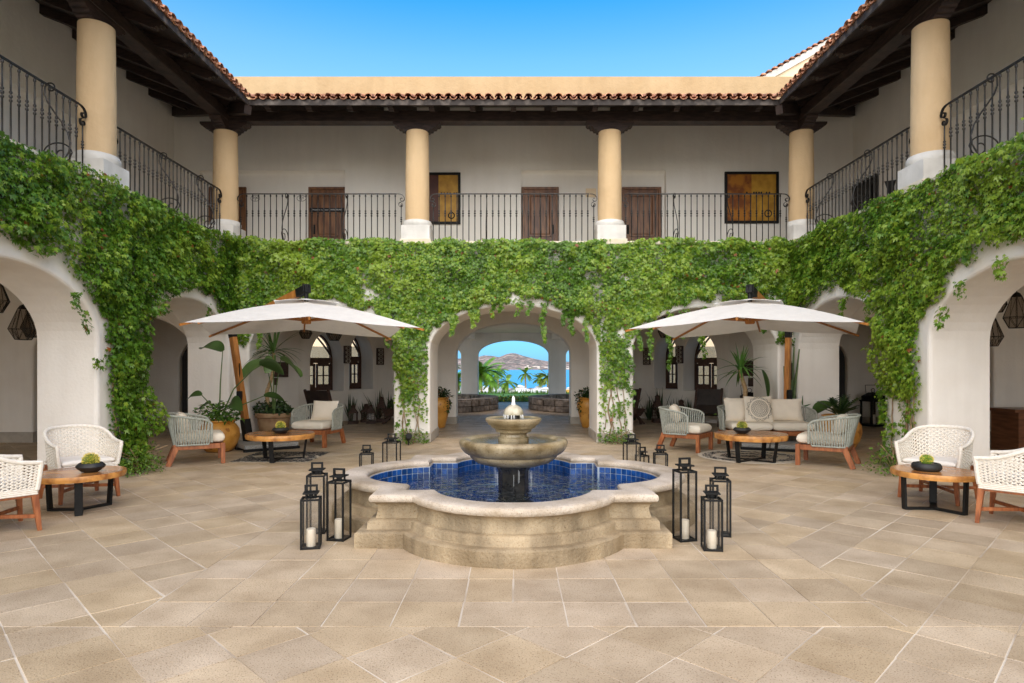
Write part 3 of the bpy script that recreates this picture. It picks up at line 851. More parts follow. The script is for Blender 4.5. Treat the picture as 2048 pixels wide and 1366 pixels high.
for s, nm in ((-1,'l'),(1,'r')):
    rest = MB()
    for k in range(62):
        y = EY-.08-k*PT
        if y > 6:
            link('roof_tile', cov, roofs[nm], (s*EX, y, random.uniform(-.006,.006)), -s*PI/2)
            link('roof_tile', pan, roofs[nm], (s*EX, y-PT/2, 0), -s*PI/2)
        else:
            tile_shape(rest, -.09, .36, .078, True, .045, y); tile_shape(rest, -.075, .36, .074, False, .055, y-PT/2)
    o = rest.build('tile_field', M['terracotta'], roofs[nm]); tag(o, kind="stuff")
    o.matrix_local = Matrix(((0, s, 0, s*EX), (1, 0, 0, 0), (0, 0, 1, 0), (0, 0, 0, 1)))
    rest = MB()
    for k in range(62):
        for c in range(1, 8): tile_shape(rest, -.09+c*.38, .36+c*.38, .078, True, .045, EY-.08-k*PT)
    o = rest.build('tile_field', M['terracotta'], roofs[nm]); tag(o, kind="stuff")
    o.matrix_local = Matrix(((0, s, 0, s*EX), (1, 0, 0, 0), (0, 0, 1, 0), (0, 0, 0, 1)))
rest = MB()
for k in range(nb+1):
    for c in range(1, 8): tile_shape(rest, -.09+c*.38, .36+c*.38, .078, True, .045, -EX+.04+k*(2*EX-.08)/nb)
o = rest.build('tile_field', M['terracotta'], roofs['b'], (0, EY, 0)); tag(o, kind="stuff")

# ---- doors of the upper gallery ----------------------------------------------------------
def panel_door(wing, x, y, rz, w=.95, h=1.98, m='door_wood', handle=1):
    d = link('door', None, wing, (x, y, Z2), rz)
    mb = MB(); mb.box(-w/2,-w/2+.07,-.06,0,0,h).box(w/2-.07,w/2,-.06,0,0,h).box(-w/2+.07,w/2-.07,-.06,0,h-.07,h); mb.build('frame', M[m], d, bevel=.006)
    MB().box(-w/2+.075,w/2-.075,-.03,.0,0,h-.075).build('door_leaf', M[m], d)
    for z0, z1 in ((.12,.62),(.74,h-.2)):
        mb = MB(); a, b = -w/2+.2, w/2-.2
        mb.add([(a,-.031,z0),(b,-.031,z0),(b,-.031,z1),(a,-.031,z1),(a+.05,-.055,z0+.05),(b-.05,-.055,z0+.05),(b-.05,-.055,z1-.05),(a+.05,-.055,z1-.05)],
               [(0,1,5,4),(1,2,6,5),(2,3,7,6),(3,0,4,7),(4,5,6,7)])
        mb.build('panel', M[m], d)
        mb = MB()
        for p, q in (((a,z0),(b,z0)),((b,z0),(b,z1)),((b,z1),(a,z1)),((a,z1),(a,z0))): mb.bar((p[0],-.04,p[1]),(q[0],-.04,q[1]),.04,.05)
        mb.build('moulding', M[m], d)
    mb = MB().box(handle*(w/2-.15)-.025, handle*(w/2-.15)+.025, -.04, -.03, .78, 1.02)
    mb.tube([(handle*(w/2-.15),-.035,.98),(handle*(w/2-.15),-.085,.95),(handle*(w/2-.15),-.085,.84),(handle*(w/2-.15),-.035,.81)], .009)
    mb.build('handle', M['black'], d)
    return d
yd = YU+.158
d1 = panel_door(back, -4.755, yd, 0, handle=-1)
panel_door(back, -7.3, yd, 0)
panel_door(back, .68, yd, 0)
panel_door(back, 3.27, yd, 0, 1.0, handle=-1)
MB().box(-.44,.44,-.075,-.062,1.34,1.44).build('banner_strip', M['black'], d1)
cream_ink = mat('pale_lettering', (.55,.56,.58), rough=.7)
lettering('lettering', 'J Moments by Yours\u2019  IMPRESSIONS', .052, cream_ink, d1, (0,-.077,1.39), (rad(90),0,0))
panel_door(right, XU-.004, 15.25, -PI/2, 1.05, 1.95, 'black_door')

# ================================================================== RAILINGS
baluster = MB().lathe([(.0105,0),(.0105,.58),(.019,.59),(.019,.61),(.011,.615),(.011,.63),(.021,.64),(.021,.665),(.011,.67),(.011,.685),(.019,.69),(.019,.71),(.0105,.72),
                       (.0095,1.0),(.017,1.01),(.017,1.035),(.012,1.05)], 6).mesh('baluster', M['iron'], smooth=True)
def spiral(c, r0, r1, a0, a1, n=18):
    return [(c[0]+(r0+(r1-r0)*k/n)*math.cos(a0+(a1-a0)*k/n), c[1]+(r0+(r1-r0)*k/n)*math.sin(a0+(a1-a0)*k/n)) for k in range(n+1)]
def ribbon(mb, pts, w, t):      # flat iron bar following (x, z) points, w across y
    for a, b in zip(pts, pts[1:]): mb.bar((a[0],0,a[1]), (b[0],0,b[1]), w, t, up=(0,1,0)) if False else mb.bar((a[0],0,a[1]), (b[0],0,b[1]), t, w, up=(0,1,0))
def end_scroll(L, sgn):
    """volutes where the handrail ends beside a column; x grows to the end when sgn = 1"""
    e = sgn*L
    mb = MB()
    top = [(e-sgn*.16,1.07),(e-sgn*.10,1.065),(e-sgn*.05,1.045),(e-sgn*.015,1.0)]
    sp = spiral((e-sgn*.055, .965), .055, .018, 0, -sgn*1.75*PI, 18)
    sp = [((e-sgn*.055)+sgn*abs(1)*(x-(e-sgn*.055)) if True else x, z) for x, z in sp]
    c1 = [(e-sgn*.06+sgn*(.055-.036*k/16)*math.cos(-1.7*PI*k/16), .955+(.055-.036*k/16)*math.sin(-1.7*PI*k/16)) for k in range(17)]
    ribbon(mb, top+c1, .038, .008)
    c2 = [(e-sgn*.075+sgn*(.0+(.058-.036*k/18)*math.cos(.75*PI+1.75*PI*k/18)), .835+(.058-.036*k/18)*math.sin(.75*PI+1.75*PI*k/18)) for k in range(19)]
    ribbon(mb, [(e-sgn*.07,.90)]+c2, .038, .008)
    return mb
def brace():
    """S-shaped scroll that bellies out from the railing (local -Y is out)"""
    mb = MB()
    top = [(-.10+(.02+.055*k/14)*math.cos(2.2*PI*(1-k/14)+.2), .985+(.02+.055*k/14)*math.sin(2.2*PI*(1-k/14)+.2)) for k in range(15)]
    s = [(-.02,.96),(-.022,.90),(-.06,.80),(-.14,.68),(-.24,.54),(-.32,.40),(-.355,.27),(-.34,.16),(-.28,.06),(-.25,.012)]
    pts = [(0,y,z) for y,z in top+s[1:]]
    mb.tube(pts, .010, 6)
    c = [(-.0-.19+.19*math.cos(a), .12+.15*math.sin(a)) for a in np.linspace(.0, PI*.95, 14)]
    c2 = [(-.26+(.125-.085*k/16)*math.cos(PI+1.6*PI*k/16)+.01, .13+(.125-.09*k/16)*math.sin(PI+1.6*PI*k/16)) for k in range(17)]
    mb.tube([(0,y,z) for y,z in c+c2[2:]], .009, 6)
    return mb.mesh('scroll_brace', M['iron'], smooth=True)
brc = brace()
def railing(x, y, rz, L, n, label, b_at=(.36,.7), ends=(1,1)):
    r = thing('balcony_railing', (x, y, Z2+.014), rz, label, 'railing', 'wrought iron railings of the upper gallery')
    MB().box(-L/2+(.17 if ends[0] else 0), L/2-(.17 if ends[1] else 0), -.02, .02, 1.06, 1.076).build('handrail', M['iron'], r)
    for sg, on in ((-1, ends[0]), (1, ends[1])):
        if on: end_scroll(L/2, sg).build('end_scroll', M['iron'], r)
    for k in range(n):
        xx = -L/2+.075+(L-.15)*k/(n-1)
        o = link('baluster', baluster, r, (xx, 0, 0))
        if k in (0, n-1): o.scale = (1, 1, .80)
    for b in b_at: link('scroll_brace', brc, r, (-L/2+.075+(L-.15)*round(b*(n-1))/(n-1), -.012, 0))
    return r
yR = YF+.26
railing(-4.115, yR, 0, 3.58, 28, 'wrought iron railing in front of the door with the black banner strip', (.30,.66))
railing(0, yR, 0, 3.58, 28, 'wrought iron railing between the two middle columns of the back gallery', (.33,.67))
railing(4.115, yR, 0, 3.58, 28, 'wrought iron railing in front of the square orange painting', (.31,.62))
for s in (-1, 1):
    w = 'left' if s < 0 else 'right'
    railing(s*6.13, 11.325, s*-PI/2, 3.58, 28, 'receding wrought iron railing between the near and corner columns on the %s wing' % w, (.35,.72))
    railing(s*6.13, 7.175, s*-PI/2, 3.58, 28, 'wrought iron railing nearest the camera, cut by the %s edge of the picture' % w, (.3,.78))

# ================================================================== FOUNTAIN
FC = (0, 6.75, 0)
def quatre(t, na=18):
    a, R, c0 = 1.37-t, 1.095-t, .825
    ch = math.sqrt(max(R*R-(a-c0)**2, 1e-4)); ch = min(ch, a-.01)
    th = math.atan2(ch, a-c0)
    pts = []
    for q in range(4):
        side = [(a, -a), (a, -(a+ch)/2), (a, -ch)] + [(c0+R*math.cos(th*(2*k/na-1)), R*math.sin(th*(2*k/na-1))) for k in range(1, na)] + [(a, ch), (a, (a+ch)/2)]
        cs, sn = [(1,0),(0,1),(-1,0),(0,-1)][q]
        pts += [(x*cs-y*sn, x*sn+y*cs) for x, y in side]
    return pts
def sweep(prof, mb=None, wob=0, na=18):
    mb = mb or MB(); rings = [quatre(t, na) for t, z in prof]; n = len(rings[0]); vs = []
    for (t, z), rg in zip(prof, rings):
        for x, y in rg:
            w = (vnoise(x*4+20, y*4+z*9+20, 3)-.5)*wob
            vs.append((x*(1+w*.6), y*(1+w*.6), z+(w*.5 if z > .02 else 0)))
    fs = []
    for i in range(len(prof)-1):
        for k in range(n): fs.append((i*n+k, i*n+(k+1)%n, (i+1)*n+(k+1)%n, (i+1)*n+k))
    mb.add(vs, fs); return mb
fnt = thing('courtyard_fountain', FC, 0, 'carved stone fountain with a quatrefoil blue tiled basin and two round bowls', 'fountain')
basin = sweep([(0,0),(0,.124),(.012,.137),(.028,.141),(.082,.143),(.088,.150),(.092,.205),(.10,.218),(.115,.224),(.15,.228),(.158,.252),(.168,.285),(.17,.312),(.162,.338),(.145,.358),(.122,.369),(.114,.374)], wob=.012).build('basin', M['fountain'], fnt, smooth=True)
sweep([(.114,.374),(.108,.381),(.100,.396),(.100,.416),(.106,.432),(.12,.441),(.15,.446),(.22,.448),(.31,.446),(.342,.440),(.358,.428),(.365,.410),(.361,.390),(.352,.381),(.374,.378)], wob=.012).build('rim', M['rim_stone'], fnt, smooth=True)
sweep([(.372,.379),(.372,.0)], na=40).build('grout_wall', M['grout'], basin)
# stone joints across the rim: thin recessed mortar lines
mb = MB(); fl = quatre(.373, 40); mb.add([(x,y,.012) for x,y in fl], [tuple(range(len(fl)))]); mb.build('pool_floor', M['grout'], fnt)
mb = MB()
from mathutils.geometry import intersect_point_tri_2d
def inside(p, poly):
    x, y = p; c = False; j = len(poly)-1
    for i in range(len(poly)):
        xi, yi = poly[i]; xj, yj = poly[j]
        if (yi > y) != (yj > y) and x < (xj-xi)*(y-yi)/(yj-yi)+xi: c = not c
        j = i
    return c
for i in range(-24, 25):
    for j in range(-24, 25):
        x, y = i*.068, j*.068
        if inside((x,y), fl): mb.box(x-.031, x+.031, y-.031, y+.031, .013, .019)
tag(mb.build('floor_tiles', M['pool_tile'], fnt), kind="stuff")
# wall tiles, one by one
tl = MB().box(-.031,.031,-.004,.004,-.031,.031).mesh('tile', M['pool_tile'], bevel=.003)
path = quatre(.378, 40); path.append(path[0])
seg = [math.dist(a, b) for a, b in zip(path, path[1:])]; tot = sum(seg)
nt_ = int(tot/.068); low = MB()
for k in range(nt_):
    s = (k+.5)*tot/nt_; i = 0
    while s > seg[i]: s -= seg[i]; i += 1
    a, b = path[i], path[i+1]; f = s/seg[i]
    p = (a[0]+(b[0]-a[0])*f, a[1]+(b[1]-a[1])*f); an = math.atan2(b[1]-a[1], b[0]-a[0])
    for z in (.342, .274): link('tile', tl, basin, (p[0], p[1], z), an)
    for z in (.206, .138, .07): low.cbox((0,0,0), (.062,.008,.062), Matrix.Translation((p[0],p[1],z)) @ Matrix.Rotation(an, 4, 'Z'))
tag(low.build('submerged_tiles', M['pool_tile'], basin), kind="stuff")
mb = MB(); fl = quatre(.373, 40); mb.add([(x,y,.248) for x,y in fl], [tuple(range(len(fl)))])
tag(mb.build('water', M['water'], fnt), kind="structure")
MB().lathe([(.2,.013),(.2,.10),(.175,.13),(.165,.2),(.165,.44),(.19,.49),(.20,.515)], 8).build('pedestal', M['wet_dark'], fnt, bevel=.006)
MB().lathe([(.18,.462),(.30,.475),(.40,.505),(.455,.545),(.47,.565),(.475,.585),(.50,.592),(.535,.615),(.565,.65),(.580,.685),(.585,.71),(.580,.732),(.562,.748),(.53,.752),(.49,.745),(.455,.725),(.42,.70),(.30,.675),(.15,.67)], 64).build('bowl', M['bowl_stone'], fnt, (0,0,.045), smooth=True)
MB().lathe([(.0,.728),(.46,.728)], 48, cap=False).build('bowl_water', M['bowl_water'], fnt, (0,0,.045))
MB().lathe([(.165,.675),(.165,.76),(.145,.775),(.14,.80),(.155,.815),(.19,.825),(.195,.845),(.205,.86),(.235,.87),(.25,.895),(.27,.905),(.29,.93),(.302,.95),(.303,.962),(.292,.975),(.27,.978),(.24,.965),(.2,.955),(.1,.95)], 48).build('upper_bowl', M['bowl_stone'], fnt, (0,0,.045), smooth=True)
MB().lathe([(.0,.966),(.245,.966)], 40, cap=False).build('bowl_water', M['bowl_water'], fnt, (0,0,.045))
MB().lathe([(.07,.952),(.065,1.0),(.085,1.015),(.1,1.02)], 20).build('spout_stem', M['wet_dark'], fnt, (0,0,.045), smooth=True)
wetcap = mat('wet_spout_stone', (.34,.30,.20), (.58,.53,.41), rough=.22, scale=14, bump=.5, bscale=40)
MB().lathe([(.085,1.004),(.104,1.006),(.108,1.025),(.100,1.055),(.080,1.083),(.050,1.105),(.030,1.115)], 28).build('spout_cap', wetcap, fnt, (0,0,.045), smooth=True)
mb = MB(); mb.lathe([(.034,1.108),(.022,1.122),(.018,1.15),(.017,1.18),(.011,1.20),(.003,1.21)], 14)
mb.v = [(x*(1+.25*(random.random()-.5)), y*(1+.25*(random.random()-.5)), z+.006*(random.random()-.5)) for x,y,z in mb.v]
mb.build('water_jet', M['foam'], fnt, (0,0,.045), smooth=True)
mb = MB()
for k in range(46):
    a = random.random()*2*PI; r0 = .10+.012*random.random(); L = random.uniform(.02,.06)
    mb.tube([(r0*math.cos(a), r0*math.sin(a), 1.01), (r0*1.06*math.cos(a), r0*1.06*math.sin(a), 1.01-L)], [.0022,.0012], 4)
for k in range(26):
    a = random.random()*2*PI; r0 = .583; L = random.uniform(.05,.2)
    z0 = random.uniform(.36,.46)
    mb.tube([(.2*math.cos(a), .2*math.sin(a), z0), (.2*math.cos(a), .2*math.sin(a), z0-L)], [.0018,.0012], 4)
tag(mb.build('water_drips', M['foam'], fnt, (0,0,.045)), kind="stuff")

# ================================================================== LANTERNS
def lantern(name, x, y, rz, w, h, label, group, candle=None):
    L = thing(name, (x, y, 0), rz, label, 'lantern', group)
    a, p = w/2, .016
    mb = MB()
    for i in (-1, 1):
        for j in (-1, 1): mb.cbox((i*(a-p/2), j*(a-p/2), h/2), (p, p, h))
    for z in (p*.6, h-p/2):
        for i in (-1, 1):
            mb.cbox((0, i*(a-p/2), z), (w-2*p, p*.98, p)); mb.cbox((i*(a-p/2), 0, z), (p*.98, w-2*p, p))
    mb.build('frame', M['black'], L, bevel=.0015)
    MB().box(-a+p,a-p,-a+p,a-p,.006,.012).build('floor_plate', M['black'], L)
    for k in range(4):
        pane = MB().box(-a+p,a-p,-a+.006,-a+.009,p,h-p)
        pane.build('pane', M['glass'], L, rz=k*PI/2)
    lid = MB(); lid.cbox((0,0,h+.045), (w*.78, w*.78, .012))
    for i in (-1, 1):
        for j in (-1, 1): lid.cbox((i*w*.22, j*w*.22, h+.02), (.014, .014, .04))
    lid.cbox((0,0,h+.004), (w*.6, w*.6, .008)).cbox((0,0,h+.022), (w*.22, w*.22, .034))
    lid = lid.build('lid', M['black'], L, bevel=.0015)
    hd = MB(); hd.cbox((0,0,h+.105), (.11, .024, .016)); hd.cbox((-.047,0,h+.074), (.016, .024, .046)); hd.cbox((.047,0,h+.074), (.016, .024, .046))
    hd.build('handle', M['black'], lid)
    if candle:
        ch, lab = candle
        tag(MB().lathe([(.001,0),(.038,0),(.04,.004),(.04,ch-.006),(.036,ch),(.026,ch-.004),(.001,ch-.008)], 20).build('candle', M['wax'], None, (x, y, .0125), smooth=True), lab, 'candle', 'pillar candles in lanterns')
    return L
GL = 'black floor lanterns by the fountain'
lantern('floor_lantern', -1.755, 5.42, .2, .165, .43, 'lowest black lantern of the three beside the left front of the fountain', GL, (.15, 'pillar candle in the lowest lantern left of the fountain'))
lantern('floor_lantern', -1.585, 5.68, -.2, .165, .53, 'black lantern touching the left front corner of the fountain, nearest the basin', GL, (.17, 'pillar candle in the lantern against the left corner of the fountain'))
lantern('floor_lantern', -1.86, 5.92, .1, .17, .55, 'black lantern standing behind the other two left of the fountain', GL)
lantern('floor_lantern', 1.55, 5.66, .2, .165, .63, 'tallest black lantern against the right front corner of the fountain', GL, (.17, 'pillar candle in the tallest lantern right of the fountain'))
lantern('floor_lantern', 1.925, 5.82, -.15, .17, .52, 'black lantern at the back right of the group right of the fountain', GL)
lantern('floor_lantern', 1.70, 5.36, -.12, .16, .44, 'lowest black lantern at the front of the group right of the fountain', GL, (.15, 'pillar candle in the lowest lantern right of the fountain'))
lantern('floor_lantern', -1.98, 8.42, .1, .175, .41, 'short black lantern behind the left rim of the fountain', GL)
lantern('floor_lantern', -1.70, 8.72, -.1, .21, .53, 'taller black lantern behind the left rim, closer to the ivy pier', GL)
lantern('floor_lantern', 1.63, 8.62, .1, .20, .53, 'tallest black lantern behind the right rim of the fountain', GL)
lantern('floor_lantern', 1.98, 8.42, -.1, .18, .41, 'short black lantern with high handle at the outer end behind the right rim', GL)
lantern('floor_lantern', 1.80, 8.75, .3, .15, .34, 'smallest black lantern between two others behind the right rim', GL)

def big_lantern(x, y, rz, label):
    L = thing('storm_lantern', (x, y, 0), rz, label, 'lantern', 'tall storm lanterns in the rear gallery')
    mb = MB(); mb.box(-.28,.28,-.28,.28,0,.05)
    for i in (-1, 1):
        for j in (-1, 1): mb.cbox((i*.2, j*.2, .36), (.045,.045,.64))
    mb.box(-.24,.24,-.24,.24,.66,.70); mb.build('frame', M['black'], L, bevel=.004)
    for k in range(4): MB().box(-.18,.18,-.205,-.20,.06,.66).build('pane', M['glass'], L, rz=k*PI/2)
    mb = MB(); r = .29
    mb.add([(-.2,-.2,.70),(.2,-.2,.70),(.2,.2,.70),(-.2,.2,.70),(-.2,-.2,.80),(.2,-.2,.80),(.2,.2,.80),(-.2,.2,.80),(-.08,-.08,.9),(.08,-.08,.9),(.08,.08,.9),(-.08,.08,.9)],
           [(0,1,5,4),(1,2,6,5),(2,3,7,6),(3,0,4,7),(4,5,9,8),(5,6,10,9),(6,7,11,10),(7,4,8,11),(8,9,10,11)])
    lid = mb.build('lid', M['black'], L)
    MB().tube([(.055*math.cos(a),0,.955+.055*math.sin(a)) for a in np.linspace(0,2*PI,17)], .008).build('ring', M['black'], lid)
    MB().tube([(-.19,0,.72),(-.235,0,1.1),(.235,0,1.1),(.19,0,.72)], .009).build('bail_handle', M['black'], L)
    tag(MB().lathe([(.06,0),(.06,.25),(.04,.25)], 16).build('candle', M['wax'], None, (x, y, .052)), 'white pillar candle inside the %s' % ('storm lantern by the black door' if x > 8 else 'storm lantern behind the sofa'), 'candle')
big_lantern(9.75, 16.95, .15, 'tall black storm lantern with bail handle on the floor right of the black door')
big_lantern(6.42, 17.0, -.1, 'tall black storm lantern under the carved wooden sign behind the sofa')
def rust_lantern(x, y, h, rz, label):
    L = thing('rustic_lantern', (x, y, 0), rz, label, 'lantern', 'brown rustic lanterns among the agaves')
    k = h/.55; w = .13
    mb = MB(); mb.box(-w,w,-w,w,0,.08*k)
    for i in (-1, 1):
        for j in (-1, 1): mb.cbox((i*w*.8, j*w*.8, .2*k), (.02,.02,.24*k))
    for z in (.14,.2,.26):
        for i in (-1, 1): mb.cbox((0,i*w*.8,z*k),(w*1.6,.008,.008)); mb.cbox((i*w*.8,0,z*k),(.008,w*1.6,.008))
    mb.build('frame', M['brown_iron'], L)
    for q in range(4): MB().box(-w*.75,w*.75,-w*.78,-w*.76,.08*k,.31*k).build('pane', M['glass'], L, rz=q*PI/2)
    MB().lathe([(w*1.35,.31*k),(w*1.3,.335*k),(w*.6,.44*k),(w*.55,.45*k),(w*.55,.52*k),(w*.65,.53*k),(w*.2,.56*k)], 4, a0=PI/4).build('lid', M['brown_iron'], L)
for a in ((-4.50,17.55,.52,.1,'brown rustic lantern at the left end of the row before the left agaves'), (-4.26,18.1,.52,-.2,'brown rustic lantern second from the left, set back before the left agaves'),
          (-4.02,17.6,.52,.2,'brown rustic lantern third in the row before the left agaves'), (-3.82,18.1,.72,.0,'tallest brown rustic lantern before the left agaves, by the planter'),
          (4.12,17.9,.78,.1,'tallest brown rustic lantern before the right agaves'), (4.28,17.45,.50,-.1,'brown rustic lantern in front of the tallest one, near the right agaves'),
          (4.75,17.7,.66,.2,'brown rustic lantern with a wire loop behind the grey rope armchair')): rust_lantern(*a)

# hanging faceted lanterns
hang_proto = None
def hang(x, y, z, s, label, zc=3.39):
    L = thing('hanging_lantern', (x, y, z), random.uniform(0,1), label, 'lantern', 'faceted hanging lanterns in the arcades')
    R = [(.075,.50),(.20,.17),(.11,.0)]
    mb = MB(); P = [[(r*s*math.cos(PI/3*k+(PI/6 if i == 9 else 0)), r*s*math.sin(PI/3*k), zz*s) for k in range(6)] for i, (r, zz) in enumerate(R)]
    for i in range(3):
        for k in range(6):
            mb.tube([P[i][k], P[i][(k+1)%6]], .006, 4)
            if i < 2: mb.tube([P[i][k], P[i+1][k]], .006, 4)
            if i < 2:
                m_ = (Vector(P[i][k])+Vector(P[i][(k+1)%6]))/2 if i == 1 else None
                if i == 1: mb.tube([m_, P[2][k]], .004, 4); mb.tube([m_, P[2][(k+1)%6]], .004, 4)
                else:
                    m2 = Vector(P[1][k])*.5+Vector(P[1][(k+1)%6])*.5; mb.tube([m2, P[0][k]], .004, 4)
    mb.build('frame', M['black'], L)
    for i in range(2):
        q = MB().add([Vector(P[i][0])*.985, Vector(P[i][1])*.985, Vector(P[i+1][1])*.985, Vector(P[i+1][0])*.985], [(0,1,2,3)]).mesh('pane', M['dark_glass'])
        for k in range(6): link('pane', q, L, None, PI/3*k)
    MB().lathe([(.08*s,.50*s),(.05*s,.55*s),(.02*s,.57*s)], 6).build('cap', M['black'], L)
    MB().tube([(0,0,.56*s),(0,0,zc-z)], .007, 5).build('chain', M['black'], L)
hang(-8.0, 10.2, 2.02, 1.0, 'faceted hanging lantern framed by the near left arch')
hang(-7.65, 9.2, 2.38, 1.0, 'faceted hanging lantern cut by the left edge of the picture')
hang(-8.75, 11.4, 2.12, 1.0, 'faceted hanging lantern half hidden behind another in the near left arch')
hang(8.05, 10.0, 2.2, 1.0, 'largest faceted hanging lantern in the near right arch')
hang(8.55, 11.2, 1.95, 1.0, 'lowest faceted hanging lantern at the jamb of the near right arch')
hang(9.2, 11.9, 2.62, .9, 'highest faceted hanging lantern in the near right arch')
hang(-5.42, 16.3, 2.33, .85, 'faceted hanging lantern under the middle of the left parasol')
hang(-4.30, 15.0, 2.22, .95, 'faceted hanging lantern before the first arched window on the left')
hang(-3.95, 16.6, 2.52, .85, 'faceted hanging lantern peeking below the right half of the left parasol')
hang(3.92, 16.2, 2.35, .95, 'faceted hanging lantern behind the hanging vines right of the right pier')

# ================================================================== WALL THINGS
def sconce(x, y, z, rz, label, h=.50, w=.2):
    S = thing('wall_sconce', (x, y, z), rz, label, 'wall lamp', 'pierced iron wall lamps of the alcoves')
    mb = MB()
    for i in (-1, 1): mb.cbox((i*w/2,-.05,0),(.016,.1,h)); mb.cbox((0,-.05,i*h/2),(w,.1,.016))
    k = 4
    for a in range(k):
        z0, z1 = -h/2+h*a/k, -h/2+h*(a+1)/k
        mb.bar((-w/2,-.1,z0),(w/2,-.1,z1),.014,.01,up=(0,1,0)); mb.bar((-w/2,-.1,z1),(w/2,-.1,z0),.014,.01,up=(0,1,0)); mb.bar((-w/2,-.1,z1),(w/2,-.1,z1),.012,.01,up=(0,1,0))
    mb.bar((0,-.1,-h/2),(0,-.1,h/2),.012,.01,up=(0,1,0))
    mb.build('grille', M['brown_iron'], S)
    MB().box(-w/2+.01,w/2-.01,-.08,-.005,-h/2+.01,h/2-.01).build('diffuser', mat('frosted_lamp_glass', (.55,.52,.46), rough=.5), S)
for s in (-1, 1):
    A = Vector((s*6.0, 17.45, 0)); dn = Vector((-s*.70711, .70711, 0))
    rz = face(-s*.7071, -.7071); w = 'left' if s < 0 else 'right'
    p = A+dn*1.50; sconce(p.x, p.y, 1.96, rz, 'pierced iron wall lamp between the two arched windows on the %s' % w)
    p = A+dn*2.62; sconce(p.x, p.y, 1.92, rz, 'pierced iron wall lamp between the arched windows and the %s ivy pier' % w)
def board(name, x, y, z, w, h, m, label, cat, text=None, tm=None, size=.1):
    B = thing(name, (x, y, z), 0, label, cat)
    MB().box(-w/2,w/2,-.04,0,-h/2,h/2).build('board', m, B, bevel=.004)
    if text:
        for tx, dz, sz in text: lettering('lettering', tx, sz, tm, B, (0,-.042,dz), (rad(90),0,0))
ink = mat('black_lettering', (.004,.003,.003), rough=.5)
board('wooden_sign', -6.65, 17.445, 1.52, .74, .42, M['sign_wood'], 'dark wooden sign behind the trunk of the left dracaena', 'sign')
board('small_sign', -6.69, 17.445, 1.19, .21, .20, M['sign_wood'], 'small square dark plaque below the left wooden sign', 'sign')
board('wooden_sign', 6.65, 17.445, 1.55, .72, .42, M['sign_wood'], 'dark wooden sign with black script behind the right yucca', 'sign', [('el dining', .02, .17), ('restaurant', -.11, .05)], ink)
board('small_sign', 6.66, 17.445, 1.17, .22, .24, M['sign_wood'], 'small dark plaque below the right wooden sign', 'sign')
for x, tx in ((-6.6, '106'), (-5.42, '101')):
    B = thing('number_plaque', (x, YU+.158, 5.90), 0, 'small oval plaque reading %s on the wall, %s' % (tx, 'nearer the corner column' if tx == '106' else 'nearer the door with the black strip'), 'plaque')
    pts = [(.115*math.cos(a),-.012,.075*math.sin(a)) for a in np.linspace(0,2*PI,29)]
    mb = MB(); mb.add(pts[:-1]+[(p[0],0,p[2]) for p in pts[:-1]], [tuple(range(28))]+[(i,(i+1)%28,(i+1)%28+28,i+28) for i in range(28)]); mb.build('plate', M['upper_stucco'], B)
    MB().tube(pts, .005, 5).build('rim', M['iron'], B)
    lettering('lettering', tx, .09, M['iron'], B, (0,-.014,.012), (rad(90),0,0)); lettering('lettering', '\u25bc', .04, M['iron'], B, (0,-.014,-.048), (rad(90),0,0))
tag(MB().box(-.13,.13,-.02,0,-.11,.11).build('wall_panel', M['cream'], None, (1.98, YU+.155, 6.04)), 'blank square cream panel on the wall beside the middle column', 'panel')
def painting(x, w, h, z, label, split, dots, ring):
    P = thing('painting', (x, YU-.002, z), 0, label, 'painting')
    mb = MB()
    for i in (-1, 1): mb.cbox((i*(w/2-.03),-.03,0),(.06,.06,h)); mb.cbox((0,-.03,i*(h/2-.03)),(w-.12,.06,.06))
    mb.build('frame', M['black'], P, bevel=.003)
    g1 = mat('painting_gold', (.36,.17,.012), (.55,.30,.03), rough=.5, scale=5, detail=9); g2 = mat('painting_rust', (.20,.055,.008), (.42,.16,.012), rough=.5, scale=3, detail=9, lo=.42, hi=.55); g3 = mat('painting_maroon', (.055,.012,.006), (.09,.022,.01), rough=.5, scale=4)
    a, b = -w/2+.055, w/2-.055; xs_ = a+(b-a)*split
    MB().box(a, xs_, -.02, 0, -h/2+.055, h/2-.055).build('canvas', g3 if split < .4 else g2, P)
    MB().box(xs_, b, -.021, 0, -h/2+.055, h/2-.055).build('canvas', g1, P)
    mb = MB()
    for dx in dots: mb.lathe([(.001,0),(.024,0),(.024,.003),(.001,.003)], 10, (0,0,0)); k = 40; mb.v[-k:] = [(dx+v[0], -.0215-v[2], .13+v[1]) for v in mb.v[-k:]]
    mb.build('dots', ink, P)
    cx, cz, r = ring
    MB().tube([(cx+r*math.cos(a),-.022,cz+r*math.sin(a)) for a in np.linspace(0,2*PI,25)], .014, 5).build('ring', ink, P)
painting(-1.77, .86, 1.30, 5.85, 'narrow golden painting with a dark band beside the left middle column', .33, (-.05,.02,.10,.17,.27,.33), (.2,-.43,.075))
painting(6.02, 1.36, 1.30, 5.87, 'square rust and gold painting in a black frame right of the third door', .5, (-.12,.06,.12,.19,.25,.38,.45), (.42,-.40,.085))
S = thing('cone_sconce', (XU-.003, 14.15, 5.62), -PI/2, 'black inverted cone wall lamp behind the right railing', 'wall lamp')
MB().lathe([(.005,-.2),(.13,.16),(.13,.17)], 3, (0,-.07,0), a0=PI/6).build('shade', M['black'], S)
MB().box(-.03,.03,-.05,0,-.05,.05).build('mount', M['black'], S)

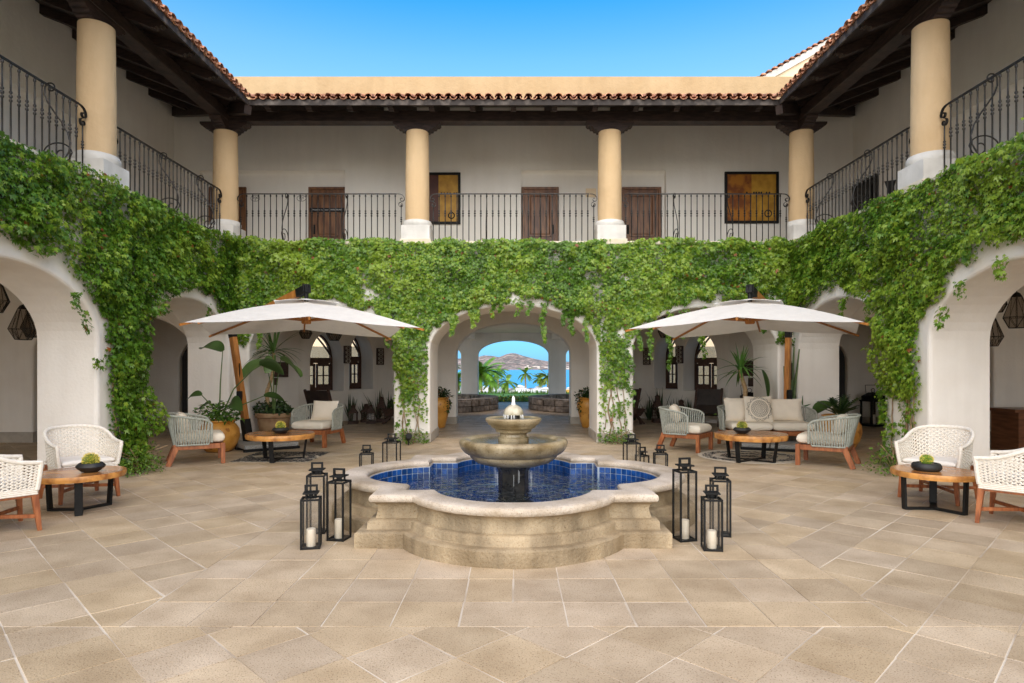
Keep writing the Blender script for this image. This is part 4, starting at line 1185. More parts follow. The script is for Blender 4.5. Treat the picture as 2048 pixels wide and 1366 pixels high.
# ================================================================== FURNITURE
def pillow_mesh(name, w, h, t, m, n=12, sag=.06):
    """soft square cushion standing in the XZ plane"""
    mb = MB(); vs = []
    def th(u, v): return t/2*(max(0, 1-abs(u)**3.2)**.55)*(max(0, 1-abs(v)**3.2)**.55)
    for sgn in (-1, 1):
        for i in range(n+1):
            for j in range(n+1):
                u, v = 2*i/n-1, 2*j/n-1
                px = 1-sag*(1-abs(v)**2)*abs(u)**6; pz = 1-sag*(1-abs(u)**2)*abs(v)**6
                vs.append((u*w/2*px, sgn*th(u,v), v*h/2*pz))
    fs = []; k = (n+1)**2
    for s in (0, 1):
        for i in range(n):
            for j in range(n):
                a = s*k+i*(n+1)+j; fs.append((a, a+1, a+n+2, a+n+1))
    mb.add(vs, fs)
    return mb.mesh(name, m, smooth=True)
def seat_pad(w, d, h, m, n=16):
    vs = []; fs = []; k = (n+1)**2; ph = random.random()*6
    e = lambda q: math.copysign(abs(math.sin(q*PI/2))**.72, q)
    for sgn in (-1, 1):
        for i in range(n+1):
            for j in range(n+1):
                u, v = e(2*i/n-1), e(2*j/n-1)
                t = (max(0, 1-abs(u)**14)**.42)*(max(0, 1-abs(v)**14)**.42)
                cr = (1-.05*abs(u*v)) * (1+.035*math.sin(u*3+ph)*math.cos(v*2.3+ph)) + (.06*(1-u*u)*(1-v*v) if sgn > 0 else 0)
                vs.append((u*w/2, v*d/2, h/2+sgn*h/2*t*cr))
    for s in (0, 1):
        for i in range(n):
            for j in range(n):
                a = s*k+i*(n+1)+j; fs.append((a, a+1, a+n+2, a+n+1))
    mb = MB().add(vs, fs); me = mb.mesh('seat_cushion', m)
    me.polygons.foreach_set("use_smooth", [True]*len(me.polygons)); return me
def u_path(w, y0, y1, rc, n=40):
    """U in plan: from (w/2, y0) back to y1 and round to (-w/2, y0); returns points evenly spaced"""
    raw = [(w/2, y0)]
    raw += [(w/2-rc+rc*math.cos(a), y1-rc+rc*math.sin(a)) for a in np.linspace(0, PI/2, 10)]
    raw += [(-w/2+rc+rc*math.cos(a), y1-rc+rc*math.sin(a)) for a in np.linspace(PI/2, PI, 10)]
    raw += [(-w/2, y0)]
    sg = [math.dist(a, b) for a, b in zip(raw, raw[1:])]; tot = sum(sg); out = []
    for k in range(n+1):
        s = tot*k/n; i = 0
        while i < len(sg)-1 and s > sg[i]+1e-9: s -= sg[i]; i += 1
        f = s/max(sg[i],1e-9); out.append((raw[i][0]+(raw[i+1][0]-raw[i][0])*f, raw[i][1]+(raw[i+1][1]-raw[i][1])*f))
    return out
def rope_seat(name, x, y, rz, w, label, cat, pads=1, pillows=()):
    """teak lounge seat with a wrap-around rope back; front is local -Y"""
    T = thing(name, (x, y, 0), rz, label, cat, 'teak seats with grey rope backs')
    dp = .76; hw = w/2
    mb = MB()
    for j in (-1, 1): mb.box(-hw+.03,hw-.03,j*(dp/2-.04)-.025,j*(dp/2-.04)+.025,.25,.335)
    for i in (-1, 1): mb.box(i*(hw-.04)-.025,i*(hw-.04)+.025,-dp/2+.066,dp/2-.066,.251,.334)
    for k in range(5): yy = -dp/2+.12+k*.13; mb.box(-hw+.07,hw-.07,yy,yy+.06,.305,.33)
    mb.build('seat_frame', M['teak'], T, bevel=.004)
    for i in (-1, 1):
        MB().bar((i*(hw-.035),-dp/2+.03,0),(i*(hw-.035),-dp/2+.03,.336),.075,.065,up=(0,1,0)).build('leg', M['teak'], T, bevel=.004)
        MB().bar((i*(hw-.035),dp/2+.06,0),(i*(hw-.04),dp/2-.06,.30),.062,.075,.066,.085,up=(0,1,0)).build('leg', M['teak'], T, bevel=.004)
    # rope back
    n = int(46+(w-.76)*22)
    lo = u_path(w+.0, -dp/2+.24, dp/2-.02, .12, n); hi = u_path(w+.10, -dp/2+.20, dp/2+.10, .30, n)
    def zt(k):
        s = abs(2*k/n-1); return .80-.09*max(0, (s-.35)/.65)**1.3 - (.05*max(0,(s-.9)/.1)**2)
    mb = MB()
    for k in range(n+1):
        for off in (-.0055, .0055):
            a, b = Vector((*lo[k], .325)), Vector((*hi[k], zt(k)))
            tv = Vector((*hi[min(n,k+1)], 0))-Vector((*hi[max(0,k-1)], 0)); tv.normalize()
            md = (a+b)/2 + Vector((0,0,0))
            mb.tube([a+tv*off, md+tv*off, b+tv*off], .0062, 5, cap=False)
    tag(mb.build('rope_back', M['rope'], T, smooth=True), kind="stuff")
    mb = MB(); mb.tube([(*hi[0], .36)]+[(*hi[0], zt(0)-.03)]+[(*hi[k], zt(k)) for k in range(n+1)]+[(*hi[-1], zt(n)-.03),(*hi[-1], .36)], .018, 8)
    mb.tube([(*p, .325) for p in lo], .013, 6); mb.build('rim', M['rope'], T, smooth=True)
    pw = (w-.10)/pads
    for k in range(pads):
        link('seat_cushion', seat_pad(pw-.01, dp-.06, .165, M['cushion']), T, (-(w-.10)/2+pw*(k+.5), -.03, .338))
    for (px, pz, pwid, ph, tilt, ptwist) in pillows:
        o = link('back_cushion', pillow_mesh('back_cushion', pwid, ph, .20, M['cushion']), T, (px, .23, pz)); o.rotation_euler = (rad(-tilt), 0, ptwist)
    return T
R1 = rope_seat('rope_armchair', -5.23, 10.37, face(.87,.48), .76, 'grey rope armchair seen from its side, next to the left wall ivy', 'armchair', 1, [(0,.66,.5,.36,18,0)])
R2 = rope_seat('rope_armchair', -3.98, 12.66, face(-.22,-.97), .80, 'grey rope armchair facing the fountain between the left table and the ivy pier', 'armchair', 1, [(.04,.69,.56,.42,20,.05)])
R3_ = rope_seat('rope_armchair', 3.30, 11.92, face(.80,-.60), .74, 'pale rope armchair turned to the right, left of the live edge table by the sofa', 'armchair', 1, [(.02,.69,.5,.36,18,.3)])
R4 = rope_seat('rope_armchair', 5.06, 10.14, face(-.82,.57), .76, 'pale rope armchair with its back to the camera on the right of the sofa table', 'armchair', 1, [(0,.66,.5,.34,18,0)])
sofa = rope_seat('rope_sofa', 5.03, 12.42, face(-.05,-1), 1.70, 'two seat rope sofa with cream cushions under the right parasol', 'sofa', 2, [(-.42,.72,.70,.50,16,.06), (.40,.72,.78,.46,16,-.05)])
# patterned cushion leaning in the middle of the sofa: rings and petals as raised stitching
pc = thing('patterned_cushion', (4.86, 12.40, .74), face(-.05,-1), 'cream cushion with a black mandala print in the middle of the sofa', 'cushion')
pc.rotation_euler = (rad(-14), 0, face(-.05,-1))
link('cover', pillow_mesh('cover', .56, .54, .16, M['cushion']), pc)
mnd = bpy.data.materials.new('mandala_stitch'); mnd.use_nodes = True; mnd.node_tree.nodes["Principled BSDF"].inputs["Base Color"].default_value = (.09,.075,.055,1)
mb = MB()
def yS(x, z): u, v = x/.28, z/.27; return -.08*(max(0,1-abs(u)**3.2)**.55)*(max(0,1-abs(v)**3.2)**.55)-.002
for r in (.015,.03,.045,.062,.10,.135,.165,.205): mb.tube([(r*math.cos(a), yS(r*math.cos(a), r*math.sin(a)), r*math.sin(a)) for a in np.linspace(0,2*PI,33)], .0028, 4)
for r0, r1, n_ in ((.062,.10,12),(.10,.135,18),(.135,.165,24),(.205,.235,22),(.205,.25,14)):
    for k in range(n_):
        for sg in (-1, 1):
            pts = []
            for t in np.linspace(0,1,6):
                a = 2*PI*k/n_ + sg*PI/n_*(1-t); r = r0+(r1-r0)*t**.7; pts.append((r*math.cos(a), yS(r*math.cos(a), r*math.sin(a)), r*math.sin(a)))
            mb.tube(pts, .0026, 4)
tag(mb.build('printed_pattern', mnd, pc), kind="stuff")

def woven_chair(x, y, rz, label):
    T = thing('woven_chair', (x, y, 0), rz, label, 'chair', 'white woven cord chairs')
    return T
def woven_parts():
    H = {}
    n = 46
    lo = u_path(.60, -.285, .285, .28, n); hi = u_path(.67, -.31, .335, .325, n)
    def zt(k):
        s = abs(2*k/n-1); return .84-.19*(1/(1+math.exp(-(s-.58)*9)))
    zb = .40
    mb = MB(); rows = 19
    def pt(k, t):
        k = max(0, min(n, k)); i = int(math.floor(k)); f = k-i; j = min(n, i+1)
        a = [lo[i][q]+(lo[j][q]-lo[i][q])*f for q in (0,1)]; b = [hi[i][q]+(hi[j][q]-hi[i][q])*f for q in (0,1)]
        z1 = zt(i)+(zt(j)-zt(i))*f
        e = max(t, 0)**.8
        return Vector((a[0]+(b[0]-a[0])*e, a[1]+(b[1]-a[1])*e, zb+(z1-zb)*t))
    for k in range(n+1):
        pts = []; nr = 2*rows
        for r in range(nr+1):
            off = .32*(1 if ((r//2)+k) % 2 else -1)*(1 if r % 2 else 0)
            ph = math.sin(PI*r/2+ (PI if k % 2 else 0))*.27
            pts.append(pt(k+ph, r/nr))
        mb.tube(pts, .0084, 5, cap=False)
    for r in range(1, rows):
        for k in range(n):
            if (k+r) % 2 == 0:
                t = (r)/rows
                mb.tube([pt(k+.05, t), pt(k+.95, t)], .0075, 4, cap=False)
    H['shell'] = mb.mesh('woven_shell', M['wicker'], smooth=True)
    mb = MB(); mb.tube([pt(0,-.02)]+[pt(0,t) for t in (.3,.6,.92)]+[pt(k,1) for k in range(n+1)]+[pt(n,t) for t in (.92,.6,.3,-.02)], .021, 8)
    for q in range(4):
        mb.tube([pt(k,.0)+Vector((0,0,.008+q*.017-.05)) for k in range(0,n+1,1)], .010, 6)
        mb.tube([Vector((-.30,-.285,.408+q*.017-.05)), Vector((.30,-.285,.408+q*.017-.05))], .010, 6)
    H['rim'] = mb.mesh('rim', M['wicker'], smooth=True)
    H['cushion'] = seat_pad(.55, .53, .075, M['white_cushion'])
    mb = MB()
    for j in (-1, 1): mb.box(-.27,.27,j*.27-.02,j*.27+.02,.325,.365); mb.box(j*.27-.02,j*.27+.02,-.249,.249,.326,.364)
    mb.box(-.275,.275,-.26,.26,.366,.405)
    H['seat_frame'] = mb.mesh('seat_frame', M['teak'], bevel=.003)
    H['leg'] = MB().bar((.035,-.03,0),(0,0,.365),.034,.034,.058,.058,up=(0,1,0)).mesh('leg', M['teak'], bevel=.003)
    mb = MB(); mb.bar((-.285,-.28,.14),(.285,.28,.14),.028,.036); mb.bar((-.285,.28,.142),(.285,-.28,.142),.028,.036)
    H['stretcher'] = mb.mesh('stretcher', M['teak'], bevel=.003)
    return H
WP = woven_parts()
for x, y, f, lab in ((-5.22,7.52,(.81,-.58),'white woven chair facing the camera beside the ivy on the left wall'), (-4.96,5.93,(.62,.78),'white woven chair cut by the left edge of the picture'),
                     (5.07,7.46,(-.81,-.58),'white woven chair facing the camera in front of the right pier'), (5.08,6.25,(-.66,.75),'white woven chair cut by the right edge of the picture')):
    T = woven_chair(x, y, face(*f), lab)
    link('woven_shell', WP['shell'], T)["kind"] = "stuff"
    link('rim', WP['rim'], T); link('seat_cushion', WP['cushion'], T, (0,-.02,.408)); link('seat_frame', WP['seat_frame'], T)
    for i, j, r in ((1,-1,0),(1,1,PI/2),(-1,1,PI),(-1,-1,-PI/2)): link('leg', WP['leg'], T, (i*.27, j*.27, 0), r)
    link('stretcher', WP['stretcher'], T)

def slab(r, th, seed, notch=None, oval=1.0):
    rg = np.random.default_rng(seed); ph = rg.random(6)*6.28
    n = 72; out = []
    for k in range(n):
        a = 2*PI*k/n
        rr = r*(1+.018*math.sin(2*a+ph[0])+.012*math.sin(3*a+ph[1])+.008*math.sin(7*a+ph[2])+.004*math.sin(17*a+ph[3]))
        if notch is not None:
            da = (a-notch+PI) % (2*PI)-PI
            rr *= 1-.10*math.exp(-(da/.07)**2)
        out.append((rr*math.cos(a)*oval, rr*math.sin(a)))
    return out
def round_table(name, x, y, rz, r, ztop, th, seed, label, notch=None, legs=3, base_r=.28, flip=0, oval=1.0):
    T = thing(name, (x, y, 0), rz, label, 'table')
    o = slab(r, th, seed, notch, oval); n = len(o)
    mb = MB(); mb.add([(p[0]*.985,p[1]*.985,ztop) for p in o], [tuple(range(n))]); mb.build('table_top', M['slab_wood'], T)
    mb = MB(); lv = [(.985,ztop-.0005),(1.0,ztop-.012),(1.0,ztop-th*.6),(.985,ztop-th)]
    vs = [(p[0]*k*(1+.006*random.random()),p[1]*k*(1+.006*random.random()),z) for k, z in lv for p in o]
    fs = [(i*n+k, i*n+(k+1)%n, (i+1)*n+(k+1)%n, (i+1)*n+k) for i in range(len(lv)-1) for k in range(n)]+[tuple(range(3*n,4*n))[::-1]]
    mb.add(vs, fs); mb.build('bark_edge', M['slab_edge'], T, smooth=True)
    # hub plate and flat steel legs bent to the floor
    for k in range(legs):
        a = 2*PI*k/legs+flip; c, s = math.cos(a), math.sin(a); zt = ztop-th
        mb = MB(); mb.bar((c*r*.78,s*r*.78,zt),(c*base_r*1.12,s*base_r*1.12,.022),.075,.022,up=(c,s,0)); mb.build('leg', M['black'], T, bevel=.002)
        mb = MB(); mb.bar((c*base_r*1.16,s*base_r*1.16,.012+.0008*k),(c*.0,s*.0,.012+.0008*k),.07,.022); mb.build('foot_bar', M['black'], T, bevel=.002)
        mb = MB(); mb.bar((c*r*.8,s*r*.8,zt-.006),(0,0,zt-.006-.0008*k),.07,.012); mb.build('top_bar', M['black'], T)
    return T
round_table('side_table', -4.74, 6.83, .5, .43, .425, .062, 3, 'round wooden side table with black legs between the two woven chairs on the left', flip=.6)
round_table('side_table', 4.62, 6.87, .2, .415, .435, .062, 5, 'round wooden side table with black legs between the two woven chairs on the right', flip=.8)
round_table('coffee_table', -3.96, 10.62, 0, .55, .455, .085, 8, 'thick round live edge coffee table between the two left rope armchairs', legs=3, base_r=.34, flip=-.5*PI)
round_table('coffee_table', 4.0, 10.52, 0, .58, .46, .09, 12, 'live edge coffee table with a notch in its rim in front of the sofa', notch=-.95, legs=4, base_r=.36, flip=.7)

def cactus_bowl(x, y, z, r, label, m, col, kind=0):
    T = thing('cactus_bowl', (x, y, z), random.random()*3, label, 'potted cactus', 'cacti in black bowls on the tables')
    if kind == 0: pr = [(.001,0),(r*.45,0),(r*.6,.008),(r*.95,.05),(r,.062),(r*.97,.075),(r*.78,.10),(r*.75,.10),(r*.74,.085),(.001,.08)]
    else: pr = [(.001,0),(r*.8,0),(r*.93,.012),(r,.035),(r*.98,.06),(r*.88,.08),(r*.72,.085),(r*.66,.078),(r*.6,.07),(.001,.068)]
    MB().lathe(pr, 36).build('bowl', M['bowl_black'], T, smooth=True)
    MB().lathe([(.001,.082 if not kind else .072),(r*.72,.082 if not kind else .07)], 24, cap=False).build('sand', M['sand'], T)
    R = r*.52 if not kind else r*.40
    n = 44; vs = []; fs = []; m_ = 10; cz = .08+R*.62
    for i in range(m_+1):
        ph = -1.0+2.45*i/m_
        for k in range(n):
            rib = 1+.09*math.cos(22*2*PI*k/n); rr = R*math.cos(min(ph,1.5))*rib
            vs.append((rr*math.cos(2*PI*k/n), rr*math.sin(2*PI*k/n), cz+R*math.sin(min(ph,1.5))*.95))
    for i in range(m_):
        for k in range(n): fs.append((i*n+k,i*n+(k+1)%n,(i+1)*n+(k+1)%n,(i+1)*n+k))
    MB().add(vs, fs).build('cactus', m, T, smooth=True)
    mb = MB()
    for k in range(420):
        u = random.random()*2*PI; ph = math.asin(random.uniform(-.3,1))
        d = Vector((math.cos(u)*math.cos(ph), math.sin(u)*math.cos(ph), math.sin(ph))); p = Vector((0,0,cz))+d*R*1.02
        e = (d+Vector((random.uniform(-.7,.7),random.uniform(-.7,.7),random.uniform(-.5,.7)))).normalized(); sd = e.orthogonal().normalized()*.0028
        mb.add([p-sd,p+sd,p+e*R*.30],[(0,1,2)])
    tag(mb.build('spines', M['spine'], T), kind="stuff")
cactus_bowl(-4.60, 6.80, .426, .140, 'golden cactus in a tapered black bowl on the left side table', M['cactus'], 0)
cactus_bowl(4.52, 6.84, .436, .145, 'small green cactus in a wide rounded black bowl on the right side table', M['cactus_green'], 0, 1)
cactus_bowl(-3.93, 10.55, .456, .140, 'yellow cactus in a black bowl on the left coffee table', M['cactus'], 0)
cactus_bowl(3.84, 10.50, .461, .145, 'bright green cactus in a black bowl on the sofa coffee table', M['cactus'], 0)

# pebble mosaics set into the floor like rugs
def pebble_rug(x, y, w, d, rnd, label):
    T = thing('pebble_rug', (x, y, .003), 0, label, 'rug')
    if rnd: MB().lathe([(.001,.004),(w/2,.004),(w/2,0)], 40).build('ground_mat', mat('rug_ground', (.66,.59,.48), (.56,.49,.39), rough=.95, scale=20), T)
    else: MB().box(-w/2,w/2,-d/2,d/2,0,.004).build('ground_mat', mat('rug_ground', (.66,.59,.48), (.56,.49,.39), rough=.95, scale=20), T)
    mb = MB(); 
    for k in range(2600):
        u, v = random.uniform(-1,1), random.uniform(-1,1)
        if rnd and u*u+v*v > .97: continue
        rr = math.hypot(u, v)
        if rnd: keep = math.sin(rr*17) > -.2
        else:
            q = math.hypot(u-.42, v+.1)*7; q2 = math.hypot(u+.55, v-.1)*7
            keep = not (q < 2.2 or q2 < 1.9 or 3.6 < q < 4.1)
        if not keep: continue
        a = random.random()*PI if not rnd else math.atan2(v,u)+PI/2
        cx, cy_ = u*w/2, v*d/2; c, s = math.cos(a)*.03, math.sin(a)*.03
        mb.add([(cx-c,cy_-s,.0045),(cx+s*.4,cy_-c*.4,.0075),(cx+c,cy_+s,.0045),(cx-s*.4,cy_+c*.4,.0075)], [(0,1,2,3)])
    tag(mb.build('pebbles', mat('dark_pebble', (.02,.02,.024), (.07,.07,.075), rough=.6, scale=40), T), kind="stuff")
pebble_rug(-4.05, 10.95, 1.30, 1.25, False, 'rectangular black and cream mosaic rug under the left coffee table')
pebble_rug(4.15, 11.0, 1.75, 1.45, True, 'round black and cream mosaic rug under the table by the sofa')

# ---- cantilever parasols ---------------------------------------------------------------------
def parasol(cx, cy_, ang, side, base, top, slab_c, slab_a, label):
    P = thing('cantilever_parasol', (cx, cy_, 0), 0, label, 'parasol', 'cantilever parasols in the courtyard')
    rot = Matrix.Rotation(ang, 4, 'Z'); hs = side/2
    ZA, ZM, ZK = 2.70, 2.31, 2.18
    tips = []
    for k in range(8):
        a = k*PI/4; r = hs if k % 2 == 0 else hs*math.sqrt(2)
        tips.append((Vector((r*math.cos(a), r*math.sin(a), ZM if k % 2 == 0 else ZK)), k % 2))
    ap = Vector((0,0,ZA)); mb = MB(); m_ = 8; sub = 6
    def rib_pt(tip, t): 
        p = ap.lerp(tip, t); p.z += .06*math.sin(PI*t)*.8; return p
    for k in range(8):
        a, b = tips[k][0], tips[(k+1)%8][0]
        vs = []; 
        for i in range(m_+1):
            t = .10+.90*i/m_
            for j in range(sub+1):
                s = j/sub; p = rib_pt(a,t).lerp(rib_pt(b,t), s); p.z -= .035*t*math.sin(PI*s)*(1-.3*t); vs.append(rot @ p)
        w = sub+1
        mb.add(vs, [(i*w+j,i*w+j+1,(i+1)*w+j+1,(i+1)*w+j) for i in range(m_) for j in range(sub)])
    mb.build('canopy', M['canvas'], P, smooth=True)
    mb = MB()
    for k in range(8):                                  # raised vent cap with scalloped hem
        a, b = tips[k][0], tips[(k+1)%8][0]; vs = []
        for i in range(4):
            t = .01+.30*i/3
            for j in range(7):
                s = j/6; p = rib_pt(a,t).lerp(rib_pt(b,t), s); p.z += .045+(.03*math.sin(PI*s) if i == 3 else 0)*1.0; vs.append(rot @ p)
        mb.add(vs, [(i*7+j,i*7+j+1,(i+1)*7+j+1,(i+1)*7+j) for i in range(3) for j in range(6)])
    mb.build('vent_cap', M['canvas'], P, smooth=True)
    for k in range(8):
        tip, cor = tips[k]; out = Vector((tip.x, tip.y, 0)).normalized()
        e = rib_pt(tip, 1)+out*(.06 if cor else .03)+Vector((0,0,-.035)); q = rib_pt(tip,.5)+Vector((0,0,-.035)); s0 = rib_pt(tip,.03)+Vector((0,0,-.05))
        mb = MB(); mb.bar(rot@s0, rot@q, .028, .035); mb.bar(rot@q, rot@e, .028, .032); rb = mb.build('rib', M['umbrella_wood'], P)
        hb = Vector((out.x*.06, out.y*.06, 2.37)); MB().bar(rot@hb, rot@(rib_pt(tip,.42 if cor else .5)+Vector((0,0,-.05))), .026, .034).build('strut', M['umbrella_wood'], rb)
    mb = MB().lathe([(.07,2.31),(.085,2.33),(.085,2.42),(.05,2.45),(.05,2.62)], 10); mb.build('hub', M['umbrella_wood'], P, smooth=True)
    MB().tube([(0,0,2.60),(0,0,2.94)], .035, 10).build('suspension_post', M['black'], P)
    b, t = Vector(base)-Vector((cx,cy_,0)), Vector(top)-Vector((cx,cy_,0))
    h_ = Vector((0,0,2.90)); dr = (h_-t).normalized()
    a0 = t; a1 = h_-dr*.24
    mb = MB(); mb.bar(a0, a1, .10, .13); mb.build('arm', M['umbrella_wood'], P, bevel=.006)
    mb = MB(); mb.bar(a1-dr*.02, h_+dr*.06, .108, .138); mb.cbox((0,0,2.92),(.10,.10,.13)); mb.build('arm_cap', M['black'], P, bevel=.006)
    mb = MB(); d2 = (t-b).normalized(); mb.bar(b+d2*.55, t-d2*.10, .10, .15, up=tuple(dr)); mb.build('pole', M['umbrella_wood'], P, bevel=.008)
    mb = MB(); mb.bar(t-d2*.22, t+d2*.09, .108, .158, up=tuple(dr)); mb.build('pole_cap', M['black'], P, bevel=.006)
    mb = MB(); mb.bar(b, b+d2*.56, .13, .18, up=tuple(dr)); mb.build('pole_foot', M['black'], P, bevel=.006)
    cb = b+d2*1.02; mb = MB(); mb.cbox(tuple(cb+Vector((.0,-.10,0))), (.09,.09,.20)); cr = mb.build('crank_box', M['black'], P, bevel=.01)
    MB().tube([cb+Vector((0,-.14,0)), cb+Vector((.0,-.20,0)), cb+Vector((0,-.20,-.12)), cb+Vector((0,-.25,-.12))], .011).build('crank_handle', M['black'], cr)
    mb = MB(); mb.cbox(tuple(b+d2*1.5+Vector((.055,-.06,0))), (.014,.02,.34)); mb.build('rail', M['black'], P)
    sl_ = Vector(slab_c)-Vector((cx,cy_,0)); rm = Matrix.Translation(sl_) @ Matrix.Rotation(slab_a, 4, 'Z')
    mb = MB(); mb.box(-.52,.52,-.05,.05,.0,.045,rm); mb.box(-.05,.05,-.52,-.051,.001,.044,rm); mb.box(-.05,.05,.051,.52,.001,.044,rm)
    for i in (-1,1): mb.box(-.52,.52,i*.5-.02,i*.5+.02,.002,.05,rm)
    mb.build('base_frame', M['black'], P)
    for i in (-1, 1):
        for j in (-1, 1): MB().box(i*.255-.245,i*.255+.245,j*.255-.245,j*.255+.245,.052,.125,rm).build('base_slab', M['granite'], P, bevel=.006)
parasol(-3.53, 10.65, math.atan2(1.18,3.29), 3.27, (-5.20,12.30,.0), (-5.56,12.32,2.38), (-4.88,12.22,0), rad(39), 'white square cantilever parasol with teak arm over the left seats')
parasol(4.04, 10.68, math.atan2(-1.54,3.02), 3.28, (5.66,12.97,.0), (5.60,12.72,2.40), (5.02,12.20,0), rad(-24), 'white square cantilever parasol with teak pole over the sofa')

# ---- dark low chairs, planters, desk -----------------------------------------------------------
def butaque(x, y, rz, label):
    T = thing('low_wooden_chair', (x, y, 0), rz, label, 'chair')
    pf = [(-.30,.36),(-.10,.30),(.06,.33),(.20,.55),(.34,.98)]
    vs = [(i*.31, p[0], p[1]) for p in pf for i in (-1,1)] + [(i*.31, p[0]+.02, p[1]-.035) for p in pf for i in (-1,1)]
    n = len(pf); fs = []
    for k in range(n-1):
        a = 2*k; fs += [(a,a+1,a+3,a+2),(a+2*n,a+2*n+1,a+2*n+3,a+2*n+2),(a,a+2,a+2*n+2,a+2*n),(a+1,a+3,a+2*n+3,a+2*n+1)]
    fs += [(0,1,2*n+1,2*n),(2*n-2,2*n-1,4*n-1,4*n-2)]
    MB().add(vs, fs).build('seat_sling', M['butaque'], T)
    for i in (-1, 1):
        mb = MB(); x0 = i*.34
        pts = [(x0,-.34,0),(x0,-.30,.12),(x0,-.12,.22),(x0,.06,.30)]; 
        for a, b in zip(pts, pts[1:]): mb.bar(a, b, .05, .07, up=(0,1,0))
        mb.build('leg', M['brown_iron'], T)
        mb = MB(); pts = [(x0,.40,0),(x0,.36,.12),(x0,.18,.24),(x0,-.10,.29),(x0,-.32,.37)]
        for a, b in zip(pts, pts[1:]): mb.bar(a, b, .05, .07, up=(0,1,0))
        mb.build('leg', M['brown_iron'], T)
        mb = MB(); mb.bar((x0,.05,.31),(x0,.36,1.0),.045,.06,up=(1,0,0)); mb.build('side_rail', M['brown_iron'], T)
butaque(-5.02, 16.55, face(.25,.97), 'dark low wooden chair seen from behind, below the first arched window on the left')
butaque(5.28, 17.05, face(-.45,-.9), 'dark low wooden chair with curved legs below the arched window on the right')
butaque(3.02, 17.2, face(-.6,-.8), 'dark low wooden chair half hidden behind the right ivy pier')
def sword_plant(name, x, y, n, L, W, label, cat='plant', z=0, group=None, spread=.5, col=(.05,.085,.035), pot=None):
    T = thing(name, (x, y, z), 0, label, cat, group)
    mb = MB()
    for k in range(n):
        a = random.random()*2*PI; q = random.random()*spread
        blade(mb, (math.cos(a)*.05, math.sin(a)*.05, .02), (math.cos(a)*q, math.sin(a)*q, 1), L*random.uniform(.55,1.05), W, .25*q, 7, .25)
    colour(mb.build('leaves', M['leaf'], T), col)
    return T
for k, (x, y, L) in enumerate(((-4.78,18.35,.80),(-4.45,18.65,.62),(-4.05,18.75,.95),(-3.72,18.55,.85))):
    sword_plant('agave', x, y, 18, L, .06, ['agave with sword leaves right behind the first lantern on the left', 'lower agave between the two taller ones on the left', 'tallest agave below the second arched window on the left', 'agave left of the dark planter by the left pier'][k], group='agaves along the alcove walls')
for k, (x, y, L) in enumerate(((3.55,18.45,.65),(4.05,18.6,.70),(4.35,18.55,1.0),(4.72,18.3,.8),(5.02,17.75,.72))):
    sword_plant('agave', x, y, 18, L, .06, ['low agave beside the right pier', 'agave behind the tallest rustic lantern on the right', 'tallest agave below the arched window on the right', 'agave behind the rustic lantern with the wire loop', 'agave leaning beside the dark chair on the right'][k], group='agaves along the alcove walls')
for s in (-1, 1):
    w = 'left' if s < 0 else 'right'
    T = thing('trough_planter', (s*3.35, 17.55, 0), 0, 'dark trough planter on crossed legs beside the %s pier' % w, 'planter', 'trough planters')
    mb = MB(); mb.add([(-.32,-.22,.42),(.32,-.22,.42),(.32,.22,.42),(-.32,.22,.42),(-.2,-.12,.22),(.2,-.12,.22),(.2,.12,.22),(-.2,.12,.22)], [(0,1,5,4),(1,2,6,5),(2,3,7,6),(3,0,4,7),(4,5,6,7)])
    mb.build('trough', M['brown_iron'], T); MB().box(-.29,.29,-.19,.19,.38,.40).build('soil', M['soil'], T)
    for i in (-1, 1):
        mb = MB(); mb.bar((i*.30,-.16,0),(i*.08,.0,.24),.06,.05,up=(0,1,0)); mb.build('leg', M['brown_iron'], T)
        mb = MB(); mb.bar((i*.30,.16,0),(i*.08,.01,.24),.06,.05,up=(0,1,0)); mb.build('leg', M['brown_iron'], T)
    sword_plant('agave', s*3.35, 17.55, 30, .42, .05, 'short agaves growing in the trough planter beside the %s pier' % w, z=.39, group='agaves in the trough planters', spread=.9)
D_ = thing('reception_desk', (10.15, 11.75, 0), 0, 'brown wooden desk inside the near right arch', 'desk')
MB().box(-1.0,1.0,-.35,.35,.74,.80).build('desk_top', M['desk_wood'], D_, bevel=.005)
MB().box(-.86,1.0,-.32,-.29,.02,.739).build('front_panel', M['desk_wood'], D_)
MB().box(-.92,-.87,-.33,.33,0,.738).build('side_panel', M['desk_wood'], D_); MB().box(.94,.99,-.28,.33,0,.738).build('side_panel', M['desk_wood'], D_)

# ---- pots and their plants ------------------------------------------------------------------------
def pot(name, x, y, pr, m, label, cat='plant pot'):
    T = thing(name, (x, y, 0), 0, label, cat)
    MB().lathe(pr, 40).build('body', m, T, smooth=True)
    r, z = pr[-1]; MB().lathe([(.001,z-.03),(r*.99,z-.03)], 24, cap=False).build('soil', M['soil'], T)
    return T
olla = [(.20,0),(.25,.03),(.33,.16),(.365,.30),(.35,.42),(.29,.51),(.255,.535),(.265,.555),(.29,.57),(.29,.585),(.265,.59),(.245,.57)]
pot('clay_pot', -5.52, 11.72, olla, M['ochre_pot'], 'round ochre pot behind the left rope armchair')
pot('clay_pot', 6.28, 12.05, [(r*1.08,z*1.12) for r,z in olla], M['ochre_pot'], 'round ochre pot at the right wall behind the rope armchair with its back turned')
pot('clay_pot', -5.12, 13.35, [(.24,0),(.25,.06),(.262,.065),(.262,.09),(.255,.10),(.262,.11),(.275,.2),(.285,.21),(.285,.235),(.295,.25),(.33,.50),(.365,.52),(.375,.56),(.37,.60),(.345,.61),(.335,.58)], M['clay_pot'], 'large banded clay pot with the leaning dracaena on the left')
